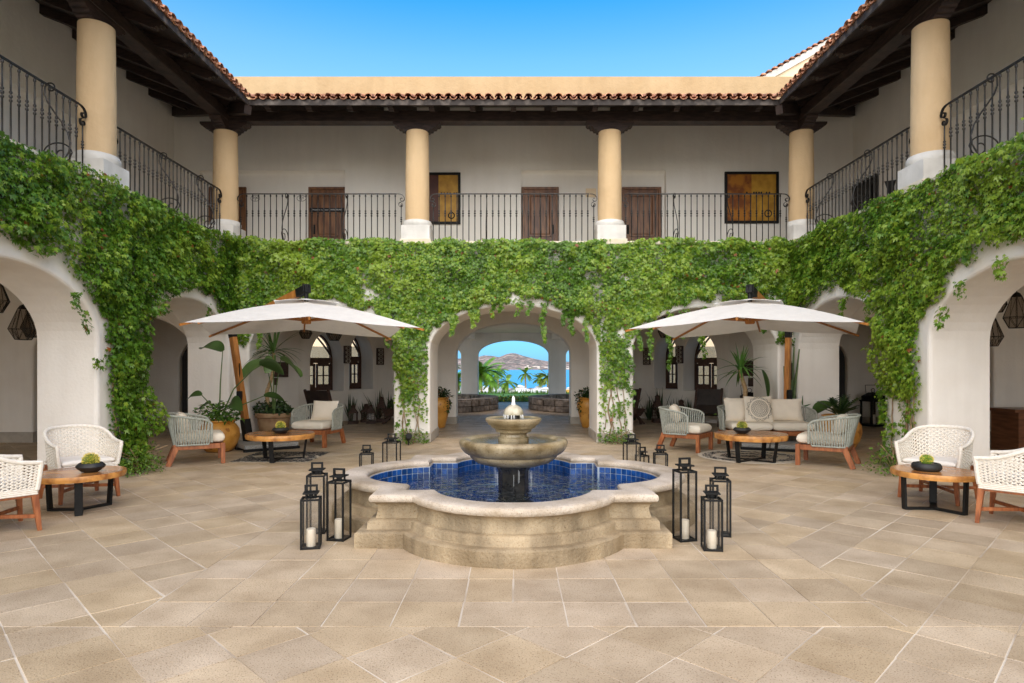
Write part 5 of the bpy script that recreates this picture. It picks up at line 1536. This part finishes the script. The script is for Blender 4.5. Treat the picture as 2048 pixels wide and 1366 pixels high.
pot('clay_pot', 4.98, 13.55, [(.22,0),(.24,.1),(.31,.45),(.34,.47),(.34,.53),(.31,.54),(.3,.52)], M['clay_pot'], 'large clay pot with the yucca hidden behind the sofa')
tall = [(.17,0),(.19,.02),(.25,.25),(.315,.52),(.325,.62),(.31,.70),(.27,.745),(.285,.765),(.30,.78),(.29,.795),(.265,.785)]
for s, lab in ((-1,'tall ochre jar inside the central arch, left'), (1,'tall ochre jar inside the central arch, right')):
    pot('tall_jar', s*1.99, 16.45, tall, M['ochre_pot'], lab)
    T = thing('trailing_plant', (s*1.99, 16.45, .77), 0, 'dark trailing plant spilling over the tall jar on the %s of the central arch' % ('left' if s < 0 else 'right'), 'plant')
    dk = lambda n: greens(n, (.012,.03,.008), (.03,.07,.014), (.07,.13,.02), .03)
    shrub('foliage', T, (0,0,.03), (.33,.33,.25), 420, .085, cols=dk)
    shrub('foliage', T, (-s*.22,-.12,-.14), (.13,.12,.24), 160, .075, cols=dk, hemi=False)
def cane_plant(name, x, y, z, pts, r, n, L, W, label, col, droop=.9):
    T = thing(name, (x, y, z), 0, label, 'plant')
    pts = [Vector(p) for p in pts]; fine = []
    for i in range(len(pts)-1):
        for k in range(6): fine.append(pts[i].lerp(pts[i+1], k/6))
    fine.append(pts[-1])
    sm = [fine[0]]+[(fine[i-1]+fine[i]*2+fine[i+1])/4 for i in range(1,len(fine)-1)]+[fine[-1]]
    MB().tube(sm, [r*(1.15-.3*i/len(sm))*(1.06 if i % 2 else .97) for i in range(len(sm))], 8).build('trunk', M['trunk'], T, smooth=True)
    mb = MB(); c = pts[-1]
    for k in range(n):
        a = random.random()*2*PI; el = random.uniform(-.25,1.5)
        blade(mb, c+Vector((math.cos(a)*.03, math.sin(a)*.03, random.uniform(-.08,.10))), (math.cos(a)*math.cos(el), math.sin(a)*math.cos(el), math.sin(el)), L*random.uniform(.7,1.1), W*random.uniform(.8,1.1), droop*(1.15-max(0,el)*.55), 7, .2)
    colour(mb.build('leaves', M['leaf'], T), col, .3)
    return T
cane_plant('dracaena', -5.12, 13.35, .58, [(0,0,0),(-.12,0,.22),(-.16,0,.45),(-.05,0,.75),(.0,0,1.0),(.0,0,1.3)], .038, 42, .70, .055, 'leaning dracaena with a ringed trunk in the banded clay pot', (.07,.15,.03))
cane_plant('yucca', 4.98, 13.55, .5, [(0,0,0),(.03,0,.3),(.05,0,.6),(-.03,0,.85),(-.06,0,1.02)], .045, 40, .62, .06, 'yucca with sword leaves and bare trunk behind the sofa', (.085,.20,.035))
def paddle_plant(name, x, y, z, leaves, label, col, stalk_only=()):
    T = thing(name, (x, y, z), 0, label, 'plant')
    st = MB(); mb = MB()
    for (dx, dy, h, L, W, az, el) in leaves:
        top = Vector((dx, dy, h)); mid = Vector((dx*.35, dy*.35, h*.55))
        st.tube([(0,0,0), mid, top], [.017,.013,.008], 6)
        d = Vector((math.cos(az)*math.cos(el), math.sin(az)*math.cos(el), math.sin(el)))
        blade(mb, top, d, L, W, .9, 12, .22, 'paddle', random.choice((-1,1))*random.uniform(.55,1.15))
    for (dx, dy, h) in stalk_only: st.tube([(dx*.2,dy*.2,0),(dx*.5,dy*.5,h*.5),(dx,dy,h)], [.03,.026,.014], 6)
    st.build('stalks', M['stalk'], T, smooth=True)
    colour(mb.build('leaves', M['leaf'], T), col, .2)
    return T
paddle_plant('bird_of_paradise', -5.52, 11.72, .55, [(.02,.1,1.32,.62,.30,2.7,.55),(.55,.5,1.10,.52,.26,.4,.0),(-.30,-.05,.50,.36,.17,2.8,.25),(-.16,.0,.34,.34,.16,2.6,.1),(.26,-.08,.36,.48,.27,-.7,.2),(.62,.55,.46,.44,.18,.1,.15)],
             'broad leaved bird of paradise plant growing from the round ochre pot on the left', (.06,.125,.03))
paddle_plant('banana_plant', -5.0, 13.05, .5, [(-.16,0,1.18,.66,.34,3.6,-.25),(.14,0,1.22,.66,.36,-.45,-.15),(.02,-.1,1.25,.45,.28,-1.7,-.35)], 'big banana leaves drooping behind the dracaena crown on the left', (.11,.20,.05))
paddle_plant('bird_of_paradise', 5.72, 13.0, .0, [(-.40,.1,.92,.66,.36,1.7,1.35),(-.45,-.1,.70,.50,.20,3.0,.1),(.26,-.1,.78,.48,.28,.6,1.0),(.05,.05,2.05,.5,.24,.6,.4),(.46,-.15,.62,.45,.27,-.3,.9),(.25,.05,1.95,.5,.24,.9,.7)],
             'tall bird of paradise plant with long stalks beside the right parasol pole', (.07,.145,.035), [(.05,.0,1.9),(.14,.05,2.0),(.22,.0,1.9),(.30,.05,1.85),(.10,.1,1.7),(-.05,.1,1.6),(.18,-.1,1.95),(.35,.0,2.0)])
UG = 'low leafy plants in the pots'
def bush(name, x, y, z, r, n, size, label, cols=None, group=None, stems=0):
    T = thing(name, (x, y, z), 0, label, 'plant', group)
    shrub('foliage', T, (0,0,.02), r, n, size, cols=cols)
    if stems:
        mb = MB()
        for k in range(stems): mb.tube([(0,0,0),(random.uniform(-1,1)*r[0]*.5,random.uniform(-1,1)*r[1]*.5,r[2]*.5),(random.uniform(-1,1)*r[0],random.uniform(-1,1)*r[1],r[2]*.9)], .006, 4)
        tag(mb.build('twigs', M['vine_stem'], T), kind='stuff')
    return T
bush('leafy_plant', -5.52, 11.72, .56, (.44,.36,.34), 520, .09, 'bright green leaves spilling over the round ochre pot on the left', lambda n: greens(n, (.03,.08,.012), (.09,.2,.02), (.2,.36,.03)))
bush('leafy_plant', -5.12, 13.35, .58, (.40,.34,.26), 560, .10, 'dark underplanting around the dracaena in the banded clay pot', lambda n: greens(n, (.015,.04,.012), (.035,.08,.02), (.08,.15,.03)))
bush('leafy_plant', 4.85, 13.45, .5, (.44,.3,.22), 300, .08, 'low green leaves behind the backrest of the sofa', None)
T = thing('zamia_plant', (6.28, 12.05, .62), 0, 'glossy plant with arching leaflet stems in the ochre pot on the right', 'plant')
mb = MB(); st = MB()
for k in range(20):
    a = random.random()*2*PI; e = random.uniform(.6,1.3); L = random.uniform(.3,.52)
    d = Vector((math.cos(a)*math.cos(e), math.sin(a)*math.cos(e), math.sin(e))); p = Vector((0,0,0)); pts = [p.copy()]
    for q in range(11):
        d = (d+Vector((0,0,-.05))).normalized(); p = p+d*L/11; pts.append(p.copy())
        if q > 1:
            sd = d.cross(Vector((0,0,1))).normalized()
            for sg in (-1, 1): blade(mb, p, sd*sg+d*.7+Vector((0,0,.2)), .11, .04, .3, 3, .2, 'paddle')
    st.tube(pts, .007, 4)
tag(st.build('stems', M['stalk'], T), kind='stuff'); colour(mb.build('leaves', M['leaf'], T), (.03,.08,.02), .4)
fern = lambda n: greens(n, (.05,.11,.012), (.12,.24,.02), (.26,.38,.05))
bush('fern_bush', -5.55, 9.25, 0, (.34,.40,.42), 900, .05, 'feathery bright green bush at the foot of the ivy on the left wall', fern, stems=8)
bush('fern_bush', 5.62, 9.2, 0, (.40,.36,.48), 560, .05, 'sparse feathery bush with dry twigs at the foot of the right wall pier', fern, stems=16)
bush('fern_bush', -2.05, 12.85, 0, (.34,.25,.30), 420, .05, 'small feathery bush at the foot of the left ivy pier', fern, stems=6)
bush('fern_bush', 2.15, 12.85, 0, (.40,.25,.30), 420, .05, 'small feathery bush at the foot of the right ivy pier', fern, stems=6)
T = thing('spotlight', (-2.12, 12.62, 0), .3, 'small black garden spotlight in the bush at the left ivy pier', 'spotlight')
MB().lathe([(.05,-.07),(.06,.02),(.065,.07),(.055,.075)], 14).build('head', M['black'], T).matrix_local = Matrix.Translation((0,0,.16)) @ Matrix.Rotation(rad(60), 4, 'X')
MB().tube([(0,0,0),(0,0,.14)], .012).build('stake', M['black'], T)

# ================================================================== IVY
def ivy(wing_map, u0, u1, cand, dens, label, seed, bright=.0, hang=(), stems=()):
    rg = np.random.default_rng(seed)
    T = thing('ivy', wing_map(.5*(u0+u1), 0, 0), 0, label, 'climbing plant', 'ivy over the arcades')
    org = np.array(wing_map(.5*(u0+u1), 0, 0))
    e_u = np.array(wing_map(1,0,0))-np.array(wing_map(0,0,0)); e_o = np.array(wing_map(0,0,0))-np.array(wing_map(0,1,0)); e_z = np.array((0,0,1.))
    u = u0+(u1-u0)*rg.random(cand); z = .05+4.35*rg.random(cand)
    p = dens(u, z)
    k = rg.random(cand) < p
    u, z, p = u[k], z[k], p[k]
    cl = vnoise(u*1.7+seed, z*1.7, seed); c2 = vnoise(u*4.5+seed, z*4.5, seed+1); c3 = vnoise(u*9, z*9, seed+2)
    o = .012+(.04+.42*(cl*c2)**1.3+.12*c3)*rg.random(len(u))**.6*np.clip(p*1.3,.25,1)
    o += np.where(z > Z2-.05, .02, 0)
    up_top = np.clip((z-(Z2-.12))/.25, 0, 1)
    o -= up_top*.22*rg.random(len(u))
    for (hu, z0, z1, wd) in hang:
        m_ = int((z0-z1)*150); hz = z1+(z0-z1)*rg.random(m_); t = (z0-hz)/(z0-z1)
        u = np.r_[u, hu+(rg.random(m_)-.5)*wd*(1-.6*t)+.03*np.sin(hz*9+hu)]; z = np.r_[z, hz]; o = np.r_[o, .04+.08*rg.random(m_)]
    n = len(u)
    P = wing_np(wing_map, u, -o, z)-org
    Nm = e_o*1.0 + rg.normal(size=(n,3))*.42 + e_z*.45
    Tp = -e_z*1.0 + e_u*(rg.normal(size=(n,1))*.7) + e_o*.35
    S = (.034+.046*rg.random(n)**1.8)*(.85+.5*vnoise(u*2.3, z*2.3, seed+5))
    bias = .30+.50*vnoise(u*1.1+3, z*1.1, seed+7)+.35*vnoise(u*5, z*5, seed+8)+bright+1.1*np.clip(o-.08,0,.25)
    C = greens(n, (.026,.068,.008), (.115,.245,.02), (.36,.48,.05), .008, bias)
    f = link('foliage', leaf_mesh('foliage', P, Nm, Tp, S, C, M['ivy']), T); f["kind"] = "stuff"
    mb = MB()
    for (su, z0, z1, r) in stems:
        pts = []; uu = su; oo = .025
        for zz in np.linspace(z0, z1, 14):
            uu += random.uniform(-.045,.045); pts.append(Vector(wing_map(uu, -oo-random.uniform(0,.02), zz))-Vector(org))
        mb.tube(pts, [r*(1-.5*i/14) for i in range(14)], 5)
    if stems: tag(mb.build('stems', M['vine_stem'], T, smooth=True), kind='stuff')
    return T
def wing_np(mp, u, d, z):
    a = np.array(mp(0,0,0), float); eu = np.array(mp(1,0,0))-a; ed = np.array(mp(0,1,0))-a
    return a+np.outer(u, eu)+np.outer(d, ed)+np.outer(z, (0,0,1.))
def arch_top(u, ops, pad):
    """height of the wall's lower edge at u (0 on piers)"""
    low = np.zeros_like(u)
    for c, hw, zs, ri, sl in ops:
        t = (u-c)/(hw+pad); ins = np.abs(t) < 1
        low = np.where(ins, zs+(ri+pad)*np.sqrt(np.clip(1-t*t,0,1)), low)
    return low
def base_density(u, z, ops, pad, seed):
    low = arch_top(u, ops, pad)
    e = (z-low)
    rag = .30*(vnoise(u*3.4, z*1.2, seed)-.42)
    d = np.clip((e-rag)/.10, 0, 1)
    top = Z2+.04+.12*(vnoise(u*2.2, u*0+3, seed+3)-.3)
    d *= np.clip((top-z)/.05, 0, 1)
    gap = np.clip((vnoise(u*2.3+7, z*2.3, seed+4)-.10)/.10, .35, 1)
    return d*gap
def dens_back(u, z):
    d = base_density(u, z, BACK_OPS, .045, 21)
    d *= np.clip((vnoise(u*2.6+3, z*2.6, 24)-.12)/.15+np.clip((z-3.1)/.6,0,1), .12, 1)
    au = np.abs(u)
    pier = (au > 1.80) & (au < 2.52) & (z < 2.75)
    k = np.clip((z-.25-.35*vnoise(u*5,z*1.5,30))/1.6, .10, 1)
    cen = np.clip(1.25-np.abs(au-2.16)/.36*(.55+.5*vnoise(u*3,z*3,33)), 0, 1)
    d = np.where(pier, np.maximum(d*0, k*cen*np.clip((vnoise(u*4,z*3,31)-.22)/.2, .08, 1)), d)
    d = np.where((au > 5.5) & (z < 2.5), np.clip((z-2.0)/.5, 0, .6)*(vnoise(u*4,z*4,35) > .35), d)
    return d
def dens_left(u, z):
    d = base_density(u, z, SIDE_OPS, .13, 41)
    pier = (u > 8.7) & (u < 9.95) & (z < 2.9)
    l = 8.92+.16*vnoise(z*1.6, z*0, 42)-.05*(z>2); r = 9.93-.10*vnoise(z*1.6+9, z*0, 43)
    dp = np.clip((u-l)/.06, 0, 1)*np.clip((r-u)/.06, 0, 1)
    d = np.where(pier, np.maximum(np.where(z > 2.3, d, 0), dp), d)
    return np.where(u > 12.85, d*np.clip((z-2.25)/.4, 0, 1), d)
def dens_right(u, z):
    d = base_density(u, z, SIDE_OPS, .13, 51)
    pier = (u > 8.7) & (u < 9.95) & (z < 2.9)
    l = 8.93+.10*vnoise(z*1.6, z*0, 52); r = 9.93-.10*vnoise(z*1.6+9, z*0, 53)
    dp = np.clip((u-l)/.06, 0, 1)*np.clip((r-u)/.06, 0, 1)*np.where(z < 1.15, .30*(vnoise(u*5,z*5,54) > .45), 1)
    d = np.where(pier, np.maximum(np.where(z > 2.3, d, 0), dp), d)
    return np.where(u > 12.85, d*np.clip((z-2.25)/.4, 0, 1), d)
bh = [(-1.30,2.72,2.25,.12),(-.86,2.85,2.42,.12),(-.42,2.92,2.62,.10),(.62,2.92,2.10,.12),(1.22,2.75,2.25,.14),(1.52,2.6,2.12,.10),(.1,2.95,2.66,.16),
      (2.62,2.7,1.95,.14),(2.85,2.7,1.75,.16),(3.25,2.75,1.55,.13),(3.95,2.85,1.75,.16),(3.55,2.8,2.2,.2),(-2.62,2.6,2.0,.12),(-5.3,2.7,2.0,.14),(-4.9,2.8,2.35,.12),(5.2,2.8,2.3,.14)]
bh += [(random.uniform(-1.6,1.6), 2.95, 0, .12) for _ in range(8)]
bh = [(u_, float(arch_top(np.array([u_]), BACK_OPS, .02)[0])+.08, float(arch_top(np.array([u_]), BACK_OPS, .02)[0])-random.uniform(.05,.30), w_) if z1_ == 0 else (u_, z0_, z1_, w_) for u_, z0_, z1_, w_ in bh]
bs = [(-2.32,0,2.2,.016),(-2.2,0,2.0,.012),(-2.05,0,1.8,.010),(-1.95,0,2.3,.014),(2.0,0,2.2,.016),(2.12,0,2.0,.012),(2.3,0,1.7,.012),(2.4,.1,2.3,.010),(1.9,.3,1.6,.008)]
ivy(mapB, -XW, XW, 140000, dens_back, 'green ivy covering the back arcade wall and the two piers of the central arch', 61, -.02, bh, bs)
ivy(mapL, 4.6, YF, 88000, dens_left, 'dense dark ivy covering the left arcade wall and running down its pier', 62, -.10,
    [(8.45,2.35,2.05,.2),(8.75,1.7,1.55,.18),(8.3,2.6,2.35,.2),(10.4,2.75,2.45,.2),(11.9,2.8,2.3,.15)], [(9.2,0,1.6,.02),(9.5,0,1.8,.016),(9.35,0,2.2,.014)])
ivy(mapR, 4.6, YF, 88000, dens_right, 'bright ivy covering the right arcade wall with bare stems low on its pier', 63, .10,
    [(8.45,2.4,2.1,.2),(8.1,2.7,2.45,.25),(9.85,1.6,.7,.2),(7.4,2.9,2.6,.2),(11.0,2.8,2.4,.2),(10.2,2.7,2.3,.2)], [(9.15,0,1.8,.022),(9.3,0,1.8,.018),(9.42,0,1.6,.022),(9.6,0,1.5,.014),(9.05,.2,1.4,.012)])

# ================================================================== BEYOND THE ARCHES
# curved dark stone seat walls in the passage room
for s in (-1, 1):
    w = 'left' if s < 0 else 'right'
    T = thing('stone_bench', (s*2.9, 24.3, 0), 0, 'curved wall of dark stones with a seat on the %s of the passage' % w, 'bench', 'curved stone benches in the passage')
    A = np.linspace(-.62*PI, .42*PI, 26)
    core = MB(); n = len(A)
    for k in range(n-1):
        a, b = A[k], A[k+1]; q = []
        for r in (2.26, 1.86): q.append([(-s*r*math.cos(t), r*1.25*math.sin(t)) for t in (a, b)])
        core.prism([q[0][0], q[0][1], q[1][1], q[1][0]], 0, .40)
    core.build('core', M['soil'], T)
    for k in range(n-1):
        for row in range(2):
            for r0 in (2.27, 1.85):
                a = (A[k]+A[k+1])/2+random.uniform(-.02,.02); wd = (A[1]-A[0])*r0*1.1*random.uniform(.85,1.0); hh = .20*random.uniform(.85,1.0)
                c = Vector((-s*r0*math.cos(a), r0*1.25*math.sin(a), .105+row*.205))
                tn = math.atan2(1.25*math.cos(a), s*math.sin(a))
                MB().cbox((0,0,0),(wd,.09*random.uniform(.9,1.2),hh), Matrix.Translation(c) @ Matrix.Rotation(tn+random.uniform(-.05,.05),4,'Z')).build('stone', M['dark_stone'], T, bevel=.018)
        a = (A[k]+A[k+1])/2; c = Vector((-s*2.06*math.cos(a), 2.06*1.25*math.sin(a), .43)); tn = math.atan2(1.25*math.cos(a), s*math.sin(a))
        MB().cbox((0,0,0),((A[1]-A[0])*2.06*1.13,.5,.06), Matrix.Translation(c) @ Matrix.Rotation(tn,4,'Z')).build('cap_stone', M['dark_stone'], T, bevel=.012)

# flower border, grass hedge
T = thing('flower_border', (0, 31.0, 0), 0, 'low border of yellow, red and green leaves just beyond the far arch', 'flower bed')
def mix_cols(n):
    t = RNG.random(n); c = np.zeros((n,3)); pal = np.array([(.10,.24,.015),(.20,.36,.02),(.55,.45,.02),(.45,.12,.02),(.30,.34,.02)])
    return pal[np.searchsorted(np.cumsum([.35,.25,.18,.10,.12]), t).clip(0,4)]
n = 9000; P = np.c_[RNG.uniform(-9,9,n), RNG.uniform(-1.9,-.7,n), RNG.uniform(0,.21,n)]
f = link('foliage', leaf_mesh('foliage', P, RNG.normal(size=(n,3))*.6+np.array((0,-.4,.8)), RNG.normal(size=(n,3)), .10+.06*RNG.random(n), mix_cols(n), M['leaf'], LOBE1), T); f["kind"] = "stuff"
for (x, y, lab) in ((-3.15,29.8,'magenta bougainvillea left of the far arch, seen through the narrow side arch'), (1.75,30.2,'small magenta flowers at the right end of the border')):
    bush('bougainvillea', x, y, 0, (.75,.5,.36) if x < 0 else (.22,.2,.32), 600 if x < 0 else 90, .10, lab, lambda n: np.array((.50,.02,.22))*(.5+.8*RNG.random((n,1))))
T = thing('grass_hedge', (0, 40.0, -.08), 0, 'fringe of tall green grasses along the far edge of the lawn', 'hedge')
mb = MB()
for k in range(900):
    x = random.uniform(-9,9); yy = random.uniform(-.4,.4)
    blade(mb, (x,yy,0), (random.uniform(-.4,.4),random.uniform(-.3,.3),1), random.uniform(.15,.36), .07, .3, 3, .2)
f = colour(mb.build('foliage', M['leaf'], T), (.10,.20,.02), .5); f["kind"] = "stuff"
T = thing('garden_wall', (3.4, 44, -.4), 0, 'low yellow garden wall right of the lawn', 'wall')
MB().box(-1.0,6,-.1,.1,-.4,.45).build('wall_body', mat('yellow_wall', (.70,.42,.08), (.78,.5,.12), rough=.9, scale=2), T)
MB().box(-1.02,6.02,-.13,.13,.451,.5).build('coping', M['cream'], T)
# striped beach parasols
stripe = mat('white_parasol_cloth', (.80,.80,.79), rough=.9); stripe2 = mat('grey_blue_stripe', (.42,.44,.50), rough=.9)
def beach_parasol(x, y, zt, r, label):
    T = thing('beach_parasol', (x, y, zt), 0, label, 'parasol', 'white beach parasols')
    h_ = r*.52
    MB().lathe([(r,-h_),(r*.72,-h_*.66)], 8, cap=False).build('canopy', stripe, T); MB().lathe([(r*.72,-h_*.66),(r*.66,-h_*.6)], 8, cap=False).build('stripe', stripe2, T)
    MB().lathe([(r*.66,-h_*.6),(r*.40,-h_*.34)], 8, cap=False).build('canopy', stripe, T); MB().lathe([(r*.40,-h_*.34),(r*.34,-h_*.28)], 8, cap=False).build('stripe', stripe2, T)
    MB().lathe([(r*.34,-h_*.28),(.12,-.1)], 8, cap=False).build('canopy', stripe, T)
    MB().lathe([(r*.26,-h_*.12),(.02,.05)], 8).build('cap', stripe, T)
    MB().tube([(0,0,-3.2-zt if zt > -3 else -2.2),(0,0,-.05)], .03, 6).build('pole', M['umbrella_wood'], T)
def pxd(px, py, d): return ((px-1027)*d/1250, d, CAM_H-(py-737)*d/1250)
for px, py, d, r, lab in ((915,775,72,1.5,'white beach parasol seen through the narrow left side arch'),(971,774,74,1.5,'white beach parasol behind the big palm at the left of the sea view'),(985,772,80,1.6,'striped beach parasol second from the left in the sea view'),
                          (1009,773,72,1.55,'white beach parasol left of the middle of the sea view'),(1040,772,70,1.9,'largest white beach parasol in the middle of the sea view'),(1078,773,76,1.6,'striped beach parasol right of the middle of the sea view'),
                          (1091,776,66,1.9,'lowest striped beach parasol at the right end of the sea view'),(1139,776,70,1.2,'white beach parasol seen through the narrow right side arch')):
    x, y, z = pxd(px, py-1.5, d); beach_parasol(x, y, z, r*1.3, lab)
# palms
def palm(px, pyc, d, nf, L, label, full=0, col=(.14,.27,.03), gz=-3.1):
    x, y, z = pxd(px, pyc, d); L *= 1.2; nf = int(nf*1.3)
    T = thing('palm_tree', (x, y, gz), 0, label, 'palm tree', 'palms by the beach')
    h_ = z-gz
    MB().tube([(0,0,0),(.08,0,h_*.4),(.02,0,h_*.8),(0,0,h_)], [.16,.12,.10,.12], 8).build('trunk', M['trunk'], T, smooth=True)
    mb = MB()
    for k in range(nf):
        a = 2*PI*k/nf+random.uniform(-.25,.25); e = random.uniform(-.25,1.25); fl_ = L*random.uniform(.8,1.1)
        dd = Vector((math.cos(a)*math.cos(e), math.sin(a)*math.cos(e), math.sin(e))); p = Vector((0,0,h_)); m_ = 11
        for q in range(m_):
            dd = (dd+Vector((0,0,-.13))).normalized(); p2 = p+dd*fl_/m_
            sd = dd.cross(Vector((0,0,1))); sd = sd.normalized() if sd.length > .05 else Vector((1,0,0))
            w_ = fl_*.30*math.sin(PI*(q+1.5)/(m_+2.2))
            for sg in (-1, 1):
                tip = p+(sd*sg*.8+dd*.75+Vector((0,0,-.28))).normalized()*w_
                mb.add([p, p+dd*.14, tip, p-dd*.06], [(0,1,2,3)])
                tip2 = p+dd*.14+(sd*sg*.8+dd*.75+Vector((0,0,-.32))).normalized()*w_
                mb.add([p+dd*.10, p+dd*.24, tip2, p+dd*.04], [(0,1,2,3)])
            p = p2
    colour(mb.build('crown', M['leaf'], T), col, .45)
palm(996, 745, 78, 15, 1.35, 'slender palm left of the middle of the sea view')
palm(1050.5, 748, 80, 11, 1.15, 'slender palm right of the middle of the sea view')
palm(1015, 765, 70, 13, 1.5, 'short spreading palm in the middle of the sea view')
palm(962, 748, 60, 30, 2.1, 'big dense palm at the left edge of the sea view', col=(.11,.25,.02))
palm(981, 768, 64, 12, 1.1, 'small palm beside the big dense palm', col=(.16,.27,.03))
palm(1080, 758, 76, 26, .95, 'bushy palm near the right of the sea view', col=(.15,.25,.03))
palm(1095, 755, 70, 26, 1.2, 'bushy palm cut by the right pier of the far arch', col=(.17,.24,.03))
palm(914, 762, 62, 24, 1.3, 'palm seen through the narrow left side arch', col=(.10,.23,.02))
palm(903, 738, 70, 14, 1.3, 'taller palm tip behind the left side arch', col=(.12,.2,.03))
# low dark rocks on the shore
for k, (px, w_) in enumerate(((1065,3.0),(1024,1.2),(1139,1.5))):
    x, y, z = pxd(px, 777, 118); mb = MB()
    mb.lathe([(1.0,-1.5),(1.0,0),(.8,.4),(.3,.7)], 9); mb.v = [(v[0]*w_*random.uniform(.8,1.2), v[1]*random.uniform(.8,1.2), v[2]*random.uniform(.7,1.1)) for v in mb.v]
    tag(mb.build('shore_rock', M['dark_stone'], None, (x, y, z-.6), smooth=True), ['long dark rock behind the largest beach parasol', 'small dark rock left of the largest beach parasol', 'dark rock seen through the narrow right side arch'][k], 'rock', 'rocks on the shore')
# sea
mw = bpy.data.materials.new('sea_water'); mw.use_nodes = True
N_ = mw.node_tree.nodes; L_ = mw.node_tree.links; b_ = N_["Principled BSDF"]
b_.inputs["Roughness"].default_value = .25; b_.inputs["IOR"].default_value = 1.33; b_.inputs["Specular IOR Level"].default_value = .15
g_ = N_.new("ShaderNodeNewGeometry"); mp_ = N_.new("ShaderNodeMapping"); mp_.inputs["Scale"].default_value = (.02,.06,1)
n_ = N_.new("ShaderNodeTexNoise"); n_.inputs["Scale"].default_value = 2; n_.inputs["Detail"].default_value = 8
L_.new(g_.outputs["Position"], mp_.inputs[0]); L_.new(mp_.outputs[0], n_.inputs["Vector"])
r_n = N_.new("ShaderNodeValToRGB"); r_n.color_ramp.elements[0].position = .35; r_n.color_ramp.elements[1].position = .7
r_n.color_ramp.elements[0].color = (.0,.22,.50,1); r_n.color_ramp.elements[1].color = (.012,.36,.62,1)
L_.new(n_.outputs[0], r_n.inputs[0]); L_.new(r_n.outputs[0], b_.inputs["Base Color"])
bp_ = N_.new("ShaderNodeBump"); bp_.inputs["Strength"].default_value = .5; bp_.inputs["Distance"].default_value = .5
n2_ = N_.new("ShaderNodeTexNoise"); n2_.inputs["Scale"].default_value = .8; n2_.inputs["Detail"].default_value = 5
L_.new(g_.outputs["Position"], n2_.inputs["Vector"]); L_.new(n2_.outputs[0], bp_.inputs["Height"]); L_.new(bp_.outputs[0], b_.inputs["Normal"])
tag(MB().add([(-9000,100,-4.5),(9000,100,-4.5),(9000,12000,-4.5),(-9000,12000,-4.5)], [(0,1,2,3)]).build('sea', mw), kind="structure")
# hills across the bay
prof = [(-3000,712),(300,722),(700,715),(860,719),(908,717.5),(925,716.5),(945,715.5),(957,713.5),(968,710.5),(985,711.5),(998,714.2),(1006,711),(1012,708.5),(1022,706),(1032,706.6),(1045,711),(1060,715),(1072,718),(1085,720.5),(1098,722.5),(1132,723),(1150,724),(1300,718),(1600,724),(5000,715)]
pxs = [p[0] for p in prof]; pys = [p[1] for p in prof]
DM = 4000.; NX, NY = 420, 26
gx = np.r_[np.linspace(-2200,880,110), np.linspace(884,1170,220), np.linspace(1180,4200,90)]
V = []
for j in range(NY):
    t = j/(NY-1)                                   # 0 shore, 1 ridge, then behind
    for i, px in enumerate(gx):
        H = (737-np.interp(px, pxs, pys))*DM/1250+6
        rid = vnoise(px*.09, t*3+.5, 71)*.6+vnoise(px*.3, t*9, 72)*.4
        zz = -5+H*min(1, (t**1.15)*(1+.45*(rid-.5)*(1-t)*2)) if t <= 1 else 0
        V.append(((px-1027)*DM/1250, DM-1100*(1-t)+(0), zz*(1-.12*(1-t)) if t < 1 else -5+H))
V += [((px-1027)*DM/1250, DM+900, -60) for px in gx]
NXX = len(gx); F = [(j*NXX+i, j*NXX+i+1, (j+1)*NXX+i+1, (j+1)*NXX+i) for j in range(NY) for i in range(NXX-1)]
hm = mat('arid_hillside', (.36,.26,.225), (.52,.40,.34), rough=1, scale=.006, detail=10, specks=(.42,.50,.52), sscale=.03, sthr=.50, spec=.1)
tag(MB().add(V, F).build('hills', hm, smooth=True), kind="structure")
houses = MB()
wh = mat('far_white_house', (.62,.58,.54), rough=.9)
for k in range(40):
    px = random.uniform(1045,1150); t = random.uniform(.03,.4); H = (737-np.interp(px, pxs, pys))*DM/1250
    xx, yy = (px-1027)*DM/1250, DM-1100*(1-t)-20; zz = -5+H*t**1.15*.9
    s_ = random.uniform(5,11)
    houses.box(xx-s_, xx+s_, yy, yy+s_, zz-6, zz+random.uniform(2,6))
tag(houses.build('hillside_houses', wh), 'tiny white houses scattered low on the hill across the bay', 'houses', None, 'stuff')
